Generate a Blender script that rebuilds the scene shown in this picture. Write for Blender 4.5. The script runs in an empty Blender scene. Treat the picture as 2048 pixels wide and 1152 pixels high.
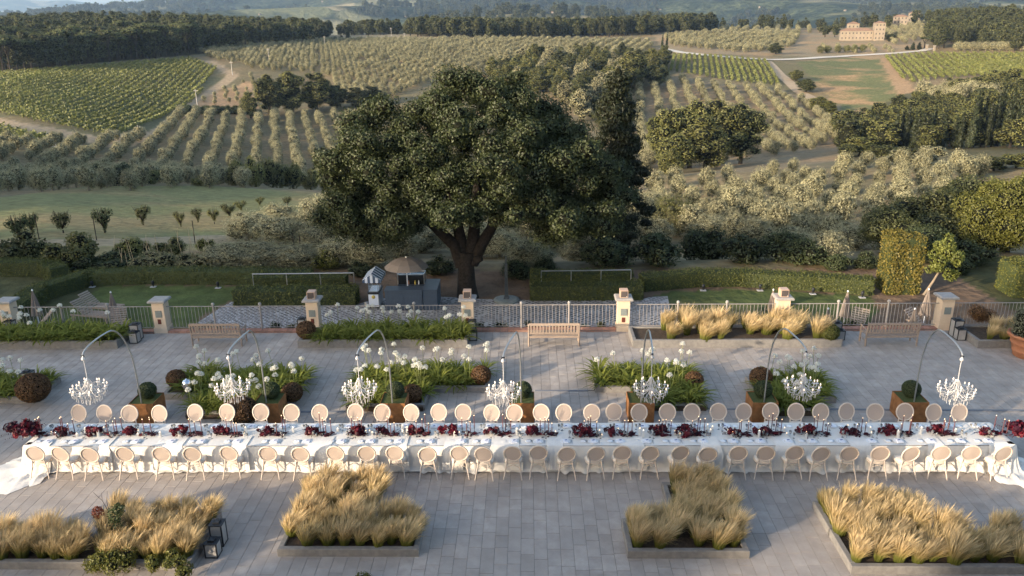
import bpy, math, random
import numpy as np
from mathutils import Vector, Matrix
from mathutils.bvhtree import BVHTree

# ------------------------------------------------------------------ camera, world, sun, exposure
S = bpy.context.scene
COL = S.collection
F = 1593.0; CH = 11.6
TH = math.atan(534 / 1593); YAW = math.radians(1.3); ROLL = math.radians(-0.7)
SUN_EL = math.radians(13.5); SUN_AZ = math.radians(234)          # clockwise from +Y, where the sun stands
RM = Matrix.Rotation(YAW, 3, 'Z') @ Matrix.Rotation(math.pi / 2 - TH, 3, 'X') @ Matrix.Rotation(ROLL, 3, 'Z')
cam = bpy.data.cameras.new('camera'); camo = bpy.data.objects.new('camera', cam); COL.objects.link(camo)
cam.sensor_width = 36; cam.lens = F / 2048 * 36; cam.clip_start = 0.5; cam.clip_end = 40000
camo.matrix_world = Matrix.Translation((0, 0, CH)) @ RM.to_4x4()
S.camera = camo
W = bpy.data.worlds.new('World'); S.world = W; W.use_nodes = True
wn = W.node_tree; sky = wn.nodes.new('ShaderNodeTexSky'); sky.sky_type = 'NISHITA'; sky.sun_disc = False
sky.sun_elevation = SUN_EL; sky.sun_rotation = SUN_AZ; sky.air_density = 1.0; sky.dust_density = 2.5; sky.ozone_density = 1.0; sky.altitude = 200
bgn = wn.nodes['Background']; wn.links.new(sky.outputs[0], bgn.inputs[0]); bgn.inputs[1].default_value = 0.13
sl = bpy.data.lights.new('sun', 'SUN'); so = bpy.data.objects.new('sun', sl); COL.objects.link(so)
sl.energy = 2.9; sl.angle = math.radians(1.5); sl.color = (1.0, 0.82, 0.61)
SD = Vector((math.sin(SUN_AZ) * math.cos(SUN_EL), math.cos(SUN_AZ) * math.cos(SUN_EL), math.sin(SUN_EL)))
so.rotation_euler = SD.to_track_quat('Z', 'Y').to_euler(); so.location = SD * 200
vs = S.view_settings; vs.view_transform = 'Standard'; vs.look = 'None'; vs.exposure = 1.7; vs.gamma = 1.0; vs.use_curve_mapping = False
cy = S.cycles; cy.max_bounces = 6; cy.diffuse_bounces = 3; cy.glossy_bounces = 2; cy.transmission_bounces = 4
cy.transparent_max_bounces = 6; cy.volume_bounces = 0; cy.caustics_reflective = False; cy.caustics_refractive = False
cy.sample_clamp_indirect = 4.0; cy.use_denoising = True

R3 = np.array(RM)
def ray(x, y): return R3 @ np.array([(x - 1024) / F, -(y - 576) / F, -1.0])
def gp(x, y, z=0.0):
    d = ray(x, y); t = (z - CH) / d[2]; return float(t * d[0]), float(t * d[1])
def projn(P):
    q = (np.asarray(P, float) - np.array([0, 0, CH])) @ R3
    w = np.where(q[..., 2] < -1e-6, -q[..., 2], 1e-6)
    return 1024 + F * q[..., 0] / w, 576 - F * q[..., 1] / w
def inpoly(px, py, poly):
    px = np.asarray(px, float); py = np.asarray(py, float); r = np.zeros(px.shape, bool); n = len(poly)
    for i in range(n):
        x1, y1 = poly[i]; x2, y2 = poly[(i + 1) % n]
        if y1 == y2: continue
        c = ((y1 > py) != (y2 > py)) & (px < (x2 - x1) * (py - y1) / (y2 - y1) + x1)
        r ^= c
    return r

# ------------------------------------------------------------------ materials
def _n(nt, t, **kw):
    n = nt.nodes.new(t)
    for k, v in kw.items(): setattr(n, k, v)
    return n
def mixc(nt, fac, a, b):
    m = _n(nt, 'ShaderNodeMix', data_type='RGBA')
    for sock, v in ((m.inputs[0], fac), (m.inputs[6], a), (m.inputs[7], b)):
        if isinstance(v, bpy.types.NodeSocket): nt.links.new(v, sock)
        elif isinstance(v, (tuple, list)): sock.default_value = (*v[:3], 1)
        else: sock.default_value = v
    return m.outputs[2]
def noise(nt, co, scale, detail=4, rough=.55):
    n = _n(nt, 'ShaderNodeTexNoise'); n.inputs['Scale'].default_value = scale; n.inputs['Detail'].default_value = detail
    n.inputs['Roughness'].default_value = rough; nt.links.new(co, n.inputs['Vector']); return n.outputs[0]
def ramp(nt, v, a, b):
    m = _n(nt, 'ShaderNodeMapRange'); nt.links.new(v, m.inputs[0]); m.inputs[1].default_value = a; m.inputs[2].default_value = b; return m.outputs[0]
MATS = {}
def pm(name, c1, c2=None, scale=6, rough=.8, bump=0, bscale=None, spec=.25, metal=0, coord='Object', vary=0, emit=None, es=0, trans=0, ior=1.45, stain=0):
    m = bpy.data.materials.new(name); m.use_nodes = True; nt = m.node_tree; b = nt.nodes['Principled BSDF']
    b.inputs['Roughness'].default_value = rough; b.inputs['Specular IOR Level'].default_value = spec; b.inputs['Metallic'].default_value = metal
    b.inputs['Transmission Weight'].default_value = trans; b.inputs['IOR'].default_value = ior
    tc = _n(nt, 'ShaderNodeTexCoord'); co = tc.outputs[coord]
    c = c1
    if c2: c = mixc(nt, ramp(nt, noise(nt, co, scale), .32, .68), c1, c2)
    if vary:
        oi = _n(nt, 'ShaderNodeObjectInfo'); ge = _n(nt, 'ShaderNodeNewGeometry')
        ad = _n(nt, 'ShaderNodeMath', operation='ADD'); nt.links.new(oi.outputs['Random'], ad.inputs[0]); nt.links.new(ge.outputs['Random Per Island'], ad.inputs[1])
        fr = _n(nt, 'ShaderNodeMath', operation='FRACT'); nt.links.new(ad.outputs[0], fr.inputs[0])
        mr = _n(nt, 'ShaderNodeMapRange'); nt.links.new(fr.outputs[0], mr.inputs[0]); mr.inputs[3].default_value = 1 - vary; mr.inputs[4].default_value = 1 + vary
        mu = _n(nt, 'ShaderNodeVectorMath', operation='SCALE'); nt.links.new(mr.outputs[0], mu.inputs[3])
        if isinstance(c, bpy.types.NodeSocket): nt.links.new(c, mu.inputs[0])
        else: mu.inputs[0].default_value = c
        c = mu.outputs[0]
    if stain:                                       # weathering that runs across neighbouring slabs
        gp_ = _n(nt, 'ShaderNodeNewGeometry'); n1 = noise(nt, gp_.outputs['Position'], .55, 6, .68); n2 = noise(nt, gp_.outputs['Position'], 3.5, 5, .7)
        mm = _n(nt, 'ShaderNodeMath', operation='MULTIPLY'); nt.links.new(ramp(nt, n1, .36, .66), mm.inputs[0]); nt.links.new(ramp(nt, n2, .25, .7), mm.inputs[1])
        ms = _n(nt, 'ShaderNodeMapRange'); nt.links.new(mm.outputs[0], ms.inputs[0]); ms.inputs[3].default_value = 1 - stain; ms.inputs[4].default_value = 1 + stain * .5
        mv = _n(nt, 'ShaderNodeVectorMath', operation='SCALE'); nt.links.new(c, mv.inputs[0]); nt.links.new(ms.outputs[0], mv.inputs[3]); c = mv.outputs[0]
    if isinstance(c, bpy.types.NodeSocket): nt.links.new(c, b.inputs['Base Color'])
    else: b.inputs['Base Color'].default_value = (*c, 1)
    if bump:
        bp = _n(nt, 'ShaderNodeBump'); bp.inputs['Strength'].default_value = bump; bp.inputs['Distance'].default_value = .02
        nt.links.new(noise(nt, co, bscale or scale * 4), bp.inputs['Height']); nt.links.new(bp.outputs[0], b.inputs['Normal'])
    if emit: b.inputs['Emission Color'].default_value = (*emit, 1); b.inputs['Emission Strength'].default_value = es
    MATS[name] = m; return m
def lm(name, c1, c2, trans=.25, objvar=.25, patch=None):
    """leaf material: every leaf its own shade, every plant a little lighter or darker"""
    m = bpy.data.materials.new(name); m.use_nodes = True; nt = m.node_tree; nt.nodes.remove(nt.nodes['Principled BSDF'])
    out = nt.nodes['Material Output']; ge = _n(nt, 'ShaderNodeNewGeometry'); oi = _n(nt, 'ShaderNodeObjectInfo')
    c = mixc(nt, ge.outputs['Random Per Island'], c1, c2)
    if patch:
        tc = _n(nt, 'ShaderNodeTexCoord'); c = mixc(nt, ramp(nt, noise(nt, tc.outputs['Object'], patch[1], 2), .45, .65), c, patch[0])
    mr = _n(nt, 'ShaderNodeMapRange'); nt.links.new(oi.outputs['Random'], mr.inputs[0]); mr.inputs[3].default_value = 1 - objvar; mr.inputs[4].default_value = 1 + objvar
    mu = _n(nt, 'ShaderNodeVectorMath', operation='SCALE'); nt.links.new(c, mu.inputs[0]); nt.links.new(mr.outputs[0], mu.inputs[3])
    d = _n(nt, 'ShaderNodeBsdfDiffuse'); t = _n(nt, 'ShaderNodeBsdfTranslucent'); g = _n(nt, 'ShaderNodeBsdfGlossy'); g.inputs['Roughness'].default_value = .5
    nt.links.new(mu.outputs[0], d.inputs[0]); nt.links.new(mu.outputs[0], t.inputs[0])
    mx = _n(nt, 'ShaderNodeMixShader'); mx.inputs[0].default_value = trans; nt.links.new(d.outputs[0], mx.inputs[1]); nt.links.new(t.outputs[0], mx.inputs[2])
    m2 = _n(nt, 'ShaderNodeMixShader'); m2.inputs[0].default_value = .03; nt.links.new(mx.outputs[0], m2.inputs[1]); nt.links.new(g.outputs[0], m2.inputs[2])
    nt.links.new(m2.outputs[0], out.inputs[0]); MATS[name] = m; return m
def zmat(name, stops, zmax, trans=.3, vary=.2):
    """blade material whose colour runs from the root to the tip of the plant"""
    m = bpy.data.materials.new(name); m.use_nodes = True; nt = m.node_tree; nt.nodes.remove(nt.nodes['Principled BSDF'])
    out = nt.nodes['Material Output']; tc = _n(nt, 'ShaderNodeTexCoord'); sx = _n(nt, 'ShaderNodeSeparateXYZ'); nt.links.new(tc.outputs['Object'], sx.inputs[0])
    cr = _n(nt, 'ShaderNodeValToRGB'); nt.links.new(ramp(nt, sx.outputs[2], 0, zmax), cr.inputs[0])
    e = cr.color_ramp.elements; e[0].position, e[0].color = stops[0][0], (*stops[0][1], 1); e[1].position, e[1].color = stops[-1][0], (*stops[-1][1], 1)
    for p, c in stops[1:-1]: k = e.new(p); k.color = (*c, 1)
    ge = _n(nt, 'ShaderNodeNewGeometry'); oi = _n(nt, 'ShaderNodeObjectInfo'); ad = _n(nt, 'ShaderNodeMath', operation='ADD')
    nt.links.new(ge.outputs['Random Per Island'], ad.inputs[0]); nt.links.new(oi.outputs['Random'], ad.inputs[1])
    mr = _n(nt, 'ShaderNodeMapRange'); nt.links.new(ad.outputs[0], mr.inputs[0]); mr.inputs[2].default_value = 2; mr.inputs[3].default_value = 1 - vary; mr.inputs[4].default_value = 1 + vary
    mu = _n(nt, 'ShaderNodeVectorMath', operation='SCALE'); nt.links.new(cr.outputs[0], mu.inputs[0]); nt.links.new(mr.outputs[0], mu.inputs[3])
    d = _n(nt, 'ShaderNodeBsdfDiffuse'); t = _n(nt, 'ShaderNodeBsdfTranslucent'); nt.links.new(mu.outputs[0], d.inputs[0]); nt.links.new(mu.outputs[0], t.inputs[0])
    mx = _n(nt, 'ShaderNodeMixShader'); mx.inputs[0].default_value = trans; nt.links.new(d.outputs[0], mx.inputs[1]); nt.links.new(t.outputs[0], mx.inputs[2])
    nt.links.new(mx.outputs[0], out.inputs[0]); MATS[name] = m; return m

pm('stone', (.375, .328, .288), (.43, .382, .340), 2.2, .75, .25, 60, vary=.07, stain=.22)
pm('joint', (.19, .175, .16), None)
pm('kerb', (.185, .175, .165), (.245, .232, .215), 8, .85, .4, 80)
pm('soil', (.045, .033, .024), (.09, .065, .045), 14, .95, .8, 40)
pm('plaster', (.60, .47, .34), (.66, .53, .40), 3, .85, .15, 40)
pm('capstone', (.30, .285, .27), (.38, .355, .33), 6, .8, .3, 50)
pm('iron', (.30, .28, .26), (.24, .22, .21), 10, .55, spec=.4)
pm('brick', (.30, .145, .10), (.40, .22, .16), 8, .9, .4, 60, vary=.18)
pm('teak', (.36, .28, .22), (.28, .22, .18), 12, .8, .2, 60, vary=.08)
pm('chairwood', (.61, .515, .43), (.66, .56, .47), 10, .6, .1, 80)
pm('cane', (.55, .45, .385), (.49, .395, .335), 90, .75)
pm('linen', (.72, .66, .58), (.66, .60, .52), 40, .9, .15, 200)
pm('cloth', (.73, .70, .65), (.69, .665, .61), 3, .9, .25, 9)
pm('gauze', (.75, .72, .665), (.68, .655, .61), 5, .9, .3, 14)
pm('corten', (.20, .085, .032), (.33, .155, .06), 5, .9, .4, 50)
pm('turf', (.06, .075, .022), (.10, .115, .04), 30, .95, .6, 150)
pm('steel', (.45, .45, .44), None, rough=.38, metal=.8)
pm('blackmetal', (.02, .022, .026), None, rough=.5, spec=.4)
pm('frost', (.30, .29, .28), (.36, .35, .33), 3, .5)
pm('acryl', (.58, .56, .54), None, rough=.15, spec=.6)
pm('bulb', (1, .9, .8), None, emit=(1, .72, .46), es=.42)
pm('flame', (1, .8, .5), None, emit=(1, .66, .35), es=1.6)
pm('taper', (.12, .045, .05), (.16, .065, .065), 20, .6)
pm('wax', (.80, .77, .70), None, rough=.55)
pm('china', (.82, .82, .82), None, rough=.25, spec=.5)
pm('napkin', (.78, .78, .80), (.70, .71, .75), 20, .9)
pm('print', (.10, .13, .28), None)
pm('silver', (.5, .5, .52), None, rough=.3, metal=.9)
pm('glass', (.9, .92, .93), None, rough=.06, spec=.6, trans=.85)
pm('terracotta', (.36, .145, .075), (.43, .20, .11), 5, .85, .3, 30)
pm('boxgrey', (.22, .25, .24), (.17, .19, .185), 6, .6)
pm('rustplate', (.12, .035, .025), None, rough=.6)
pm('cabinet', (.55, .38, .28), None, rough=.55)
pm('grille', (.07, .06, .06), (.10, .085, .08), 200, .8)
pm('barblue', (.055, .075, .105), (.065, .088, .12), 5, .5, spec=.4)
pm('barwhite', (.62, .66, .72), None, rough=.5)
pm('yellow', (.65, .5, .12), None)
pm('stripe', (.06, .09, .15), None, rough=.8)
pm('taupe', (.27, .225, .195), (.24, .20, .17), 4, .9)
pm('darkglass', (.02, .022, .024), None, rough=.08, spec=.7)
pm('chrome', (.75, .76, .78), None, rough=.12, metal=1)
pm('cable', (.035, .035, .04), None, rough=.6)
pm('ramp', (.16, .17, .19), None, rough=.6)
pm('bark', (.018, .015, .013), (.042, .034, .028), 9, .95, .8, 30)
pm('barkpale', (.20, .16, .12), (.28, .23, .17), 9, .95, .6, 30)
pm('villawall', (.22, .185, .145), (.27, .225, .175), .4, .9, .2, 4)
pm('rooftile', (.20, .125, .085), (.28, .18, .125), .8, .9, .5, 5)
pm('window', (.05, .045, .04), None, rough=.3)
pm('gravel', (.50, .45, .38), (.60, .55, .47), 2, .95)
pm('polewood', (.45, .42, .38), None)
pm('cane_stake', (.40, .31, .18), (.46, .37, .24), 5, .8)
pm('bronze', (.05, .06, .065), (.08, .09, .095), 10, .5, metal=.4)
pm('innershade', (.012, .013, .008), None, spec=.05)  # solid lobe cores: shade inside the crown put into a near-black colour
def see_through(name, fac):                       # open weave: part of the light passes between the strands
    nt = MATS[name].node_tree; out = nt.nodes['Material Output']; b = nt.nodes['Principled BSDF']; t = _n(nt, 'ShaderNodeBsdfTransparent'); mx = _n(nt, 'ShaderNodeMixShader'); mx.inputs[0].default_value = fac
    nt.links.new(b.outputs[0], mx.inputs[1]); nt.links.new(t.outputs[0], mx.inputs[2]); nt.links.new(mx.outputs[0], out.inputs[0])
see_through('cane', .3)
pm('innershade_olive', (.075, .072, .045), None, spec=.05)  # olive lobe cores: inner shade painted as a darker olive tone
lm('l_oak', (.022, .030, .011), (.066, .082, .030), .15, .0)
lm('l_olive', (.165, .160, .090), (.415, .385, .225), .14, .2)
lm('l_wood', (.042, .050, .018), (.115, .120, .043), .2, .3)
lm('l_pine', (.055, .068, .022), (.125, .135, .045), .2, .2)
lm('l_cypress', (.018, .025, .011), (.046, .055, .022), .1, .25)
lm('l_broad', (.080, .090, .026), (.205, .198, .065), .25, .25)
lm('l_laurel', (.065, .075, .014), (.185, .180, .038), .25, .2)
lm('l_gold', (.10, .095, .018), (.25, .20, .045), .3, .1)
lm('l_darkshrub', (.026, .038, .016), (.080, .098, .040), .15, .2)
lm('l_vine', (.085, .098, .022), (.190, .195, .048), .3, .15)
lm('l_hedge', (.045, .058, .013), (.140, .148, .036), .2, .12)
lm('l_box', (.030, .046, .018), (.085, .110, .042), .15, .12)
lm('l_brown', (.085, .040, .018), (.180, .100, .040), .2, .15)
lm('l_lime', (.10, .125, .028), (.27, .285, .065), .3, .1)
lm('l_grey', (.10, .115, .075), (.24, .25, .17), .2, .1)
lm('l_autumn', (.12, .025, .015), (.24, .07, .03), .25, .1)
lm('l_reed', (.10, .115, .045), (.28, .24, .13), .3, .2)
lm('petal_white', (.72, .72, .66), (.86, .85, .78), .35, .05)
lm('petal_red', (.07, .004, .011), (.19, .010, .024), .2, .25, ((.035, .003, .010), 6))
lm('petal_dark', (.018, .004, .012), (.07, .008, .018), .15, .2)
zmat('b_grass', [(0, (.08, .095, .02)), (.3, (.21, .22, .055)), (.55, (.44, .35, .15)), (1, (.70, .54, .31))], .60, .4, .25)
zmat('b_agap', [(0, (.09, .10, .022)), (.5, (.16, .185, .038)), (1, (.26, .275, .07))], .45, .3, .25)
zmat('b_stem', [(0, (.12, .15, .04)), (1, (.30, .32, .14))], 1.0, .2, .1)

# ------------------------------------------------------------------ mesh helpers
def mesh_np(name, V, quads=None, tris=None, mats=(), qm=0, tm=0, smooth=False):
    V = np.asarray(V, np.float32); me = bpy.data.meshes.new(name)
    q = np.asarray(quads if quads is not None else np.zeros((0, 4)), np.int32).reshape(-1, 4)
    t = np.asarray(tris if tris is not None else np.zeros((0, 3)), np.int32).reshape(-1, 3)
    me.vertices.add(len(V)); me.vertices.foreach_set('co', V.ravel())
    me.loops.add(q.size + t.size); me.loops.foreach_set('vertex_index', np.concatenate([q.ravel(), t.ravel()]))
    me.polygons.add(len(q) + len(t))
    me.polygons.foreach_set('loop_start', np.concatenate([np.arange(len(q)) * 4, q.size + np.arange(len(t)) * 3]).astype(np.int32))
    me.polygons.foreach_set('loop_total', np.concatenate([np.full(len(q), 4), np.full(len(t), 3)]).astype(np.int32))
    mi = np.concatenate([np.broadcast_to(qm, (len(q),)), np.broadcast_to(tm, (len(t),))]).astype(np.int32)
    me.polygons.foreach_set('material_index', mi)
    me.polygons.foreach_set('use_smooth', np.full(len(q) + len(t), smooth))
    for m in mats: me.materials.append(MATS[m])
    me.update(calc_edges=True); return me
class MB:
    def __init__(s): s.v = []; s.f = []; s.m = []; s.sm = []
    def add(s, vs, fs, mi=0, sm=False):
        o = len(s.v); s.v += [tuple(v) for v in vs]; s.f += [tuple(i + o for i in f) for f in fs]; s.m += [mi] * len(fs); s.sm += [sm] * len(fs); return s
    def box(s, x0, x1, y0, y1, z0, z1, mi=0, M=None, taper=0):
        t = taper
        vs = [(x0, y0, z0), (x1, y0, z0), (x1, y1, z0), (x0, y1, z0), (x0 + t, y0 + t, z1), (x1 - t, y0 + t, z1), (x1 - t, y1 - t, z1), (x0 + t, y1 - t, z1)]
        if M is not None: vs = [M @ Vector(v) for v in vs]
        return s.add(vs, [(3, 2, 1, 0), (4, 5, 6, 7), (0, 1, 5, 4), (1, 2, 6, 5), (2, 3, 7, 6), (3, 0, 4, 7)], mi)
    def tube(s, pts, rad, n=6, mi=0, closed=False):
        pts = [Vector(p) for p in pts]; k = len(pts); rad = rad if isinstance(rad, (list, tuple)) else [rad] * k
        vs = []; up = None
        for i in range(k):
            a = pts[(i - 1) % k] if (closed or i) else pts[i]; b = pts[(i + 1) % k] if (closed or i < k - 1) else pts[i]
            t = (b - a).normalized()
            if up is None: up = Vector((0, 0, 1)) if abs(t.z) < .9 else Vector((1, 0, 0))
            u = (up - t * up.dot(t)).normalized(); w = t.cross(u); up = u
            for j in range(n):
                an = 2 * math.pi * j / n; vs.append(pts[i] + (u * math.cos(an) + w * math.sin(an)) * rad[i])
        fs = [(i * n + j, i * n + (j + 1) % n, ((i + 1) % k) * n + (j + 1) % n, ((i + 1) % k) * n + j) for i in range(k if closed else k - 1) for j in range(n)]
        s.add(vs, fs, mi, True)
        if not closed: s.add(vs[:n], [tuple(range(n - 1, -1, -1))], mi); s.add(vs[-n:], [tuple(range(n))], mi)
        return s
    def lathe(s, prof, n=14, c=(0, 0, 0), mi=0, sm=True):
        vs = [(c[0] + r * math.cos(2 * math.pi * j / n), c[1] + r * math.sin(2 * math.pi * j / n), c[2] + z) for r, z in prof for j in range(n)]
        fs = [(i * n + j, i * n + (j + 1) % n, (i + 1) * n + (j + 1) % n, (i + 1) * n + j) for i in range(len(prof) - 1) for j in range(n)]
        s.add(vs, fs, mi, sm)
        if prof[0][0] > 1e-4: s.add(vs[:n], [tuple(range(n - 1, -1, -1))], mi)
        if prof[-1][0] > 1e-4: s.add(vs[-n:], [tuple(range(n))], mi)
        return s
    def mesh(s, name, mats):
        me = bpy.data.meshes.new(name); me.from_pydata(s.v, [], s.f)
        for m in ([mats] if isinstance(mats, str) else mats): me.materials.append(MATS[m])
        me.polygons.foreach_set('material_index', s.m); me.polygons.foreach_set('use_smooth', s.sm); me.update(); return me
    def build(s, name, mats, parent=None, loc=(0, 0, 0), rz=0, **kw): return O(name, s.mesh(name, mats), parent, loc, rz, **kw)
def O(name, me, parent=None, loc=(0, 0, 0), rz=0, sc=None, label=None, cat=None, group=None, kind=None, rot=None):
    o = bpy.data.objects.new(name, me); COL.objects.link(o); o.location = loc; o.rotation_euler = rot or (0, 0, rz)
    if sc is not None: o.scale = sc if isinstance(sc, (tuple, list)) else (sc, sc, sc)
    if parent is not None: o.parent = parent
    for k, v in (('label', label), ('category', cat), ('group', group), ('kind', kind)):
        if v: o[k] = v
    if cat and not kind: o['kind'] = 'thing'
    return o
def thing(name, label, cat, loc=(0, 0, 0), rz=0, group=None, sc=None): return O(name, None, None, loc, rz, sc, label, cat, group)
ORD = ['first', 'second', 'third', 'fourth', 'fifth', 'sixth', 'seventh', 'eighth', 'ninth', 'tenth', 'eleventh', 'twelfth', 'thirteenth', 'fourteenth', 'fifteenth', 'sixteenth', 'seventeenth', 'eighteenth', 'nineteenth', 'twentieth'] + ['twenty-' + w for w in ('first', 'second', 'third', 'fourth', 'fifth', 'sixth', 'seventh', 'eighth', 'ninth')] + ['thirtieth'] + ['thirty-' + w for w in ('first', 'second', 'third', 'fourth', 'fifth', 'sixth')]

def diamonds(pos, nrm, size, rng, aspect=.6):
    n = len(pos); r = rng.normal(size=(n, 3)); t = np.cross(nrm, r); t /= np.linalg.norm(t, axis=1, keepdims=True) + 1e-9
    b = np.cross(nrm, t); s = (size if np.ndim(size) else np.full(n, size))[:, None]
    V = np.stack([pos - t * s * .5, pos - b * s * .5 * aspect + nrm * s * .06, pos + t * s * .5, pos + b * s * .5 * aspect + nrm * s * .06], 1).reshape(-1, 3)
    return V, np.arange(n * 4).reshape(-1, 4)
def unit(rng, n):
    d = rng.normal(size=(n, 3)); return d / np.linalg.norm(d, axis=1, keepdims=True)
_ico = None
def ico():
    global _ico
    if _ico is None:
        import bmesh
        b = bmesh.new(); bmesh.ops.create_icosphere(b, subdivisions=2, radius=1); b.verts.ensure_lookup_table()
        _ico = (np.array([v.co[:] for v in b.verts]), np.array([[v.index for v in f.verts] for f in b.faces])); b.free()
    return _ico
def crown(rng, lobes, n, size, spread=(.72, 1.06), nj=.7, aspect=.6, core=.56, zcut=None):
    """leaf-sized faces spread through the outer shell of many lobes, and a solid core in each lobe"""
    L = np.array(lobes, float); L = L if L.shape[1] == 6 else np.concatenate([L, L[:, 3:4], L[:, 3:4]], 1)
    w = (L[:, 3] * L[:, 4] * L[:, 5]) ** (2 / 3); k = rng.choice(len(L), n, p=w / w.sum()); d = unit(rng, n)
    rad = rng.uniform(*spread, n)[:, None]; pos = L[k, :3] + d * rad * L[k, 3:6]
    if zcut is not None: keep = pos[:, 2] > zcut; pos, d = pos[keep], d[keep]; n = len(pos)
    nn = d + rng.normal(size=(n, 3)) * nj * .6; nn /= np.linalg.norm(nn, axis=1, keepdims=True)
    V, Q = diamonds(pos, nn, size * rng.uniform(.6, 1.4, n), rng, aspect)
    Vs, T = [V], []; iv, it = ico(); off = len(V)
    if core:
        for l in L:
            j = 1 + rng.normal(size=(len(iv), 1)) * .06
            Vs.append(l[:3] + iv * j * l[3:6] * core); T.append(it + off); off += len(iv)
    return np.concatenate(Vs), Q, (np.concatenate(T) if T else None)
def crown_mesh(name, mat, rng, lobes, n, size, trunk=None, tmat='bark', **kw):
    V, Q, T = crown(rng, lobes, n, size, **kw); qm = np.zeros(len(Q), int)
    if trunk is not None:
        tv = np.array(trunk.v); tf = [f for f in trunk.f if len(f) == 4]; o = len(V)
        V = np.concatenate([V, tv]); Q = np.concatenate([Q, np.array(tf) + o]); qm = np.concatenate([qm, np.ones(len(tf), int)])
    return mesh_np(name, V, Q, T, [mat, tmat, 'innershade'], qm, 2)
def shell_lobes(rng, n, rx, ry, rz, c, lr, zmin=-1):
    out = []
    while len(out) < n:
        d = unit(rng, 1)[0]
        if d[2] < zmin: continue
        f = rng.uniform(.55, .8); out.append((c[0] + d[0] * rx * f, c[1] + d[1] * ry * f, c[2] + d[2] * rz * f, *(np.array([1, 1, .9]) * rng.uniform(*lr))))
    return out

# ------------------------------------------------------------------ terrain: valley, opposite slopes
COLS = {
 -900: [(530, 47), (500, 56), (470, 68), (430, 88), (400, 108), (385, 125), (378, 170), (340, 190), (280, 228), (250, 250), (200, 300), (150, 375), (110, 470), (75, 600), (60, 750)],
 0: [(530, 47), (500, 56), (470, 68), (430, 88), (400, 108), (388, 125), (380, 170), (340, 190), (280, 228), (250, 250), (200, 300), (150, 375), (110, 470), (75, 600), (60, 750)],
 300: [(535, 46), (500, 58), (470, 72), (430, 92), (400, 112), (374, 132), (368, 185), (330, 205), (280, 240), (230, 290), (180, 340), (125, 400), (95, 500), (70, 620), (58, 750)],
 640: [(535, 46), (500, 58), (450, 80), (410, 105), (386, 125), (378, 180), (330, 210), (285, 245), (235, 285), (205, 310), (150, 370), (110, 440), (85, 540), (76, 620), (70, 700)],
 900: [(540, 45), (490, 63), (430, 95), (370, 138), (300, 195), (235, 270), (180, 330), (130, 400), (100, 470), (80, 550), (74, 610), (68, 700)],
 1200: [(540, 45), (490, 62), (430, 92), (370, 135), (300, 195), (235, 270), (180, 330), (150, 370), (120, 430), (95, 500), (80, 560), (70, 640)],
 1400: [(540, 44), (490, 62), (440, 84), (400, 101), (360, 116), (348, 121), (341, 160), (322, 190), (300, 215), (240, 270), (180, 330), (150, 365), (110, 450), (85, 530), (68, 620), (60, 700)],
 1700: [(540, 44), (500, 58), (460, 75), (430, 88), (400, 100), (350, 118), (333, 124), (326, 165), (315, 188), (300, 225), (250, 280), (200, 330), (150, 400), (112, 480), (95, 540), (75, 620), (55, 750)],
 2048: [(540, 44), (500, 58), (460, 75), (430, 88), (400, 100), (350, 118), (333, 124), (326, 165), (312, 188), (290, 225), (240, 275), (190, 330), (150, 390), (105, 480), (90, 540), (60, 640), (35, 800)],
 2900: [(540, 44), (500, 58), (460, 75), (430, 88), (400, 100), (350, 118), (333, 124), (326, 165), (312, 188), (290, 225), (240, 275), (190, 330), (150, 390), (105, 480), (90, 540), (60, 640), (35, 800)]}
def azr(x, y):
    d = ray(x, y); return math.atan2(d[0], d[1]), -d[2] / math.hypot(d[0], d[1])
cols = []
for cx, pts in COLS.items():
    rr = [15, 40.5]; zz = [-1.12, -1.12]; az = 0
    for y, r in pts:
        a, td = azr(min(max(cx, 0), 2048), y); az = azr(cx, y)[0]; rr.append(r); zz.append(CH - r * td)
    rr += [rr[-1] + 250, 1700]; zz += [zz[-1] - 6, -50]
    cols.append((az, np.array(rr), np.array(zz)))
AZ = np.concatenate([np.radians(np.arange(-80, -37, 1.5)), np.radians(np.arange(-37, 37, .2)), np.radians(np.arange(37, 81, 1.5))])
RG = np.concatenate([np.array([15, 25, 33]), np.geomspace(37, 1700, 330)])
Zc = np.array([np.interp(RG, c[1], c[2]) for c in cols]); ca = np.array([c[0] for c in cols])
ZT = np.array([np.interp(AZ, ca, Zc[:, j]) for j in range(len(RG))]).T                # (az, r)
def smooth(A, ax, n):
    for _ in range(n):
        P = np.concatenate([np.take(A, [0], ax), A, np.take(A, [-1], ax)], ax)
        A = (np.take(P, range(0, A.shape[ax]), ax) + 2 * A + np.take(P, range(2, A.shape[ax] + 2), ax)) / 4
    return A
ZT = smooth(smooth(ZT, 1, 6), 0, 25)
XX = np.sin(AZ)[:, None] * RG[None]; YY = np.cos(AZ)[:, None] * RG[None]
wob = np.sin(XX * .031 + 1.3) * np.sin(YY * .027) * .9 + np.sin(XX * .11) * np.cos(YY * .09 + 2) * .25
fl = np.clip((YY - 41.3) / 5.5, 0, 1); fl = fl * fl * (3 - 2 * fl); ZT = -1.12 * (1 - fl) + np.minimum(ZT, -1.12 + 30 * (RG > 120)[None]) * fl
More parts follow.
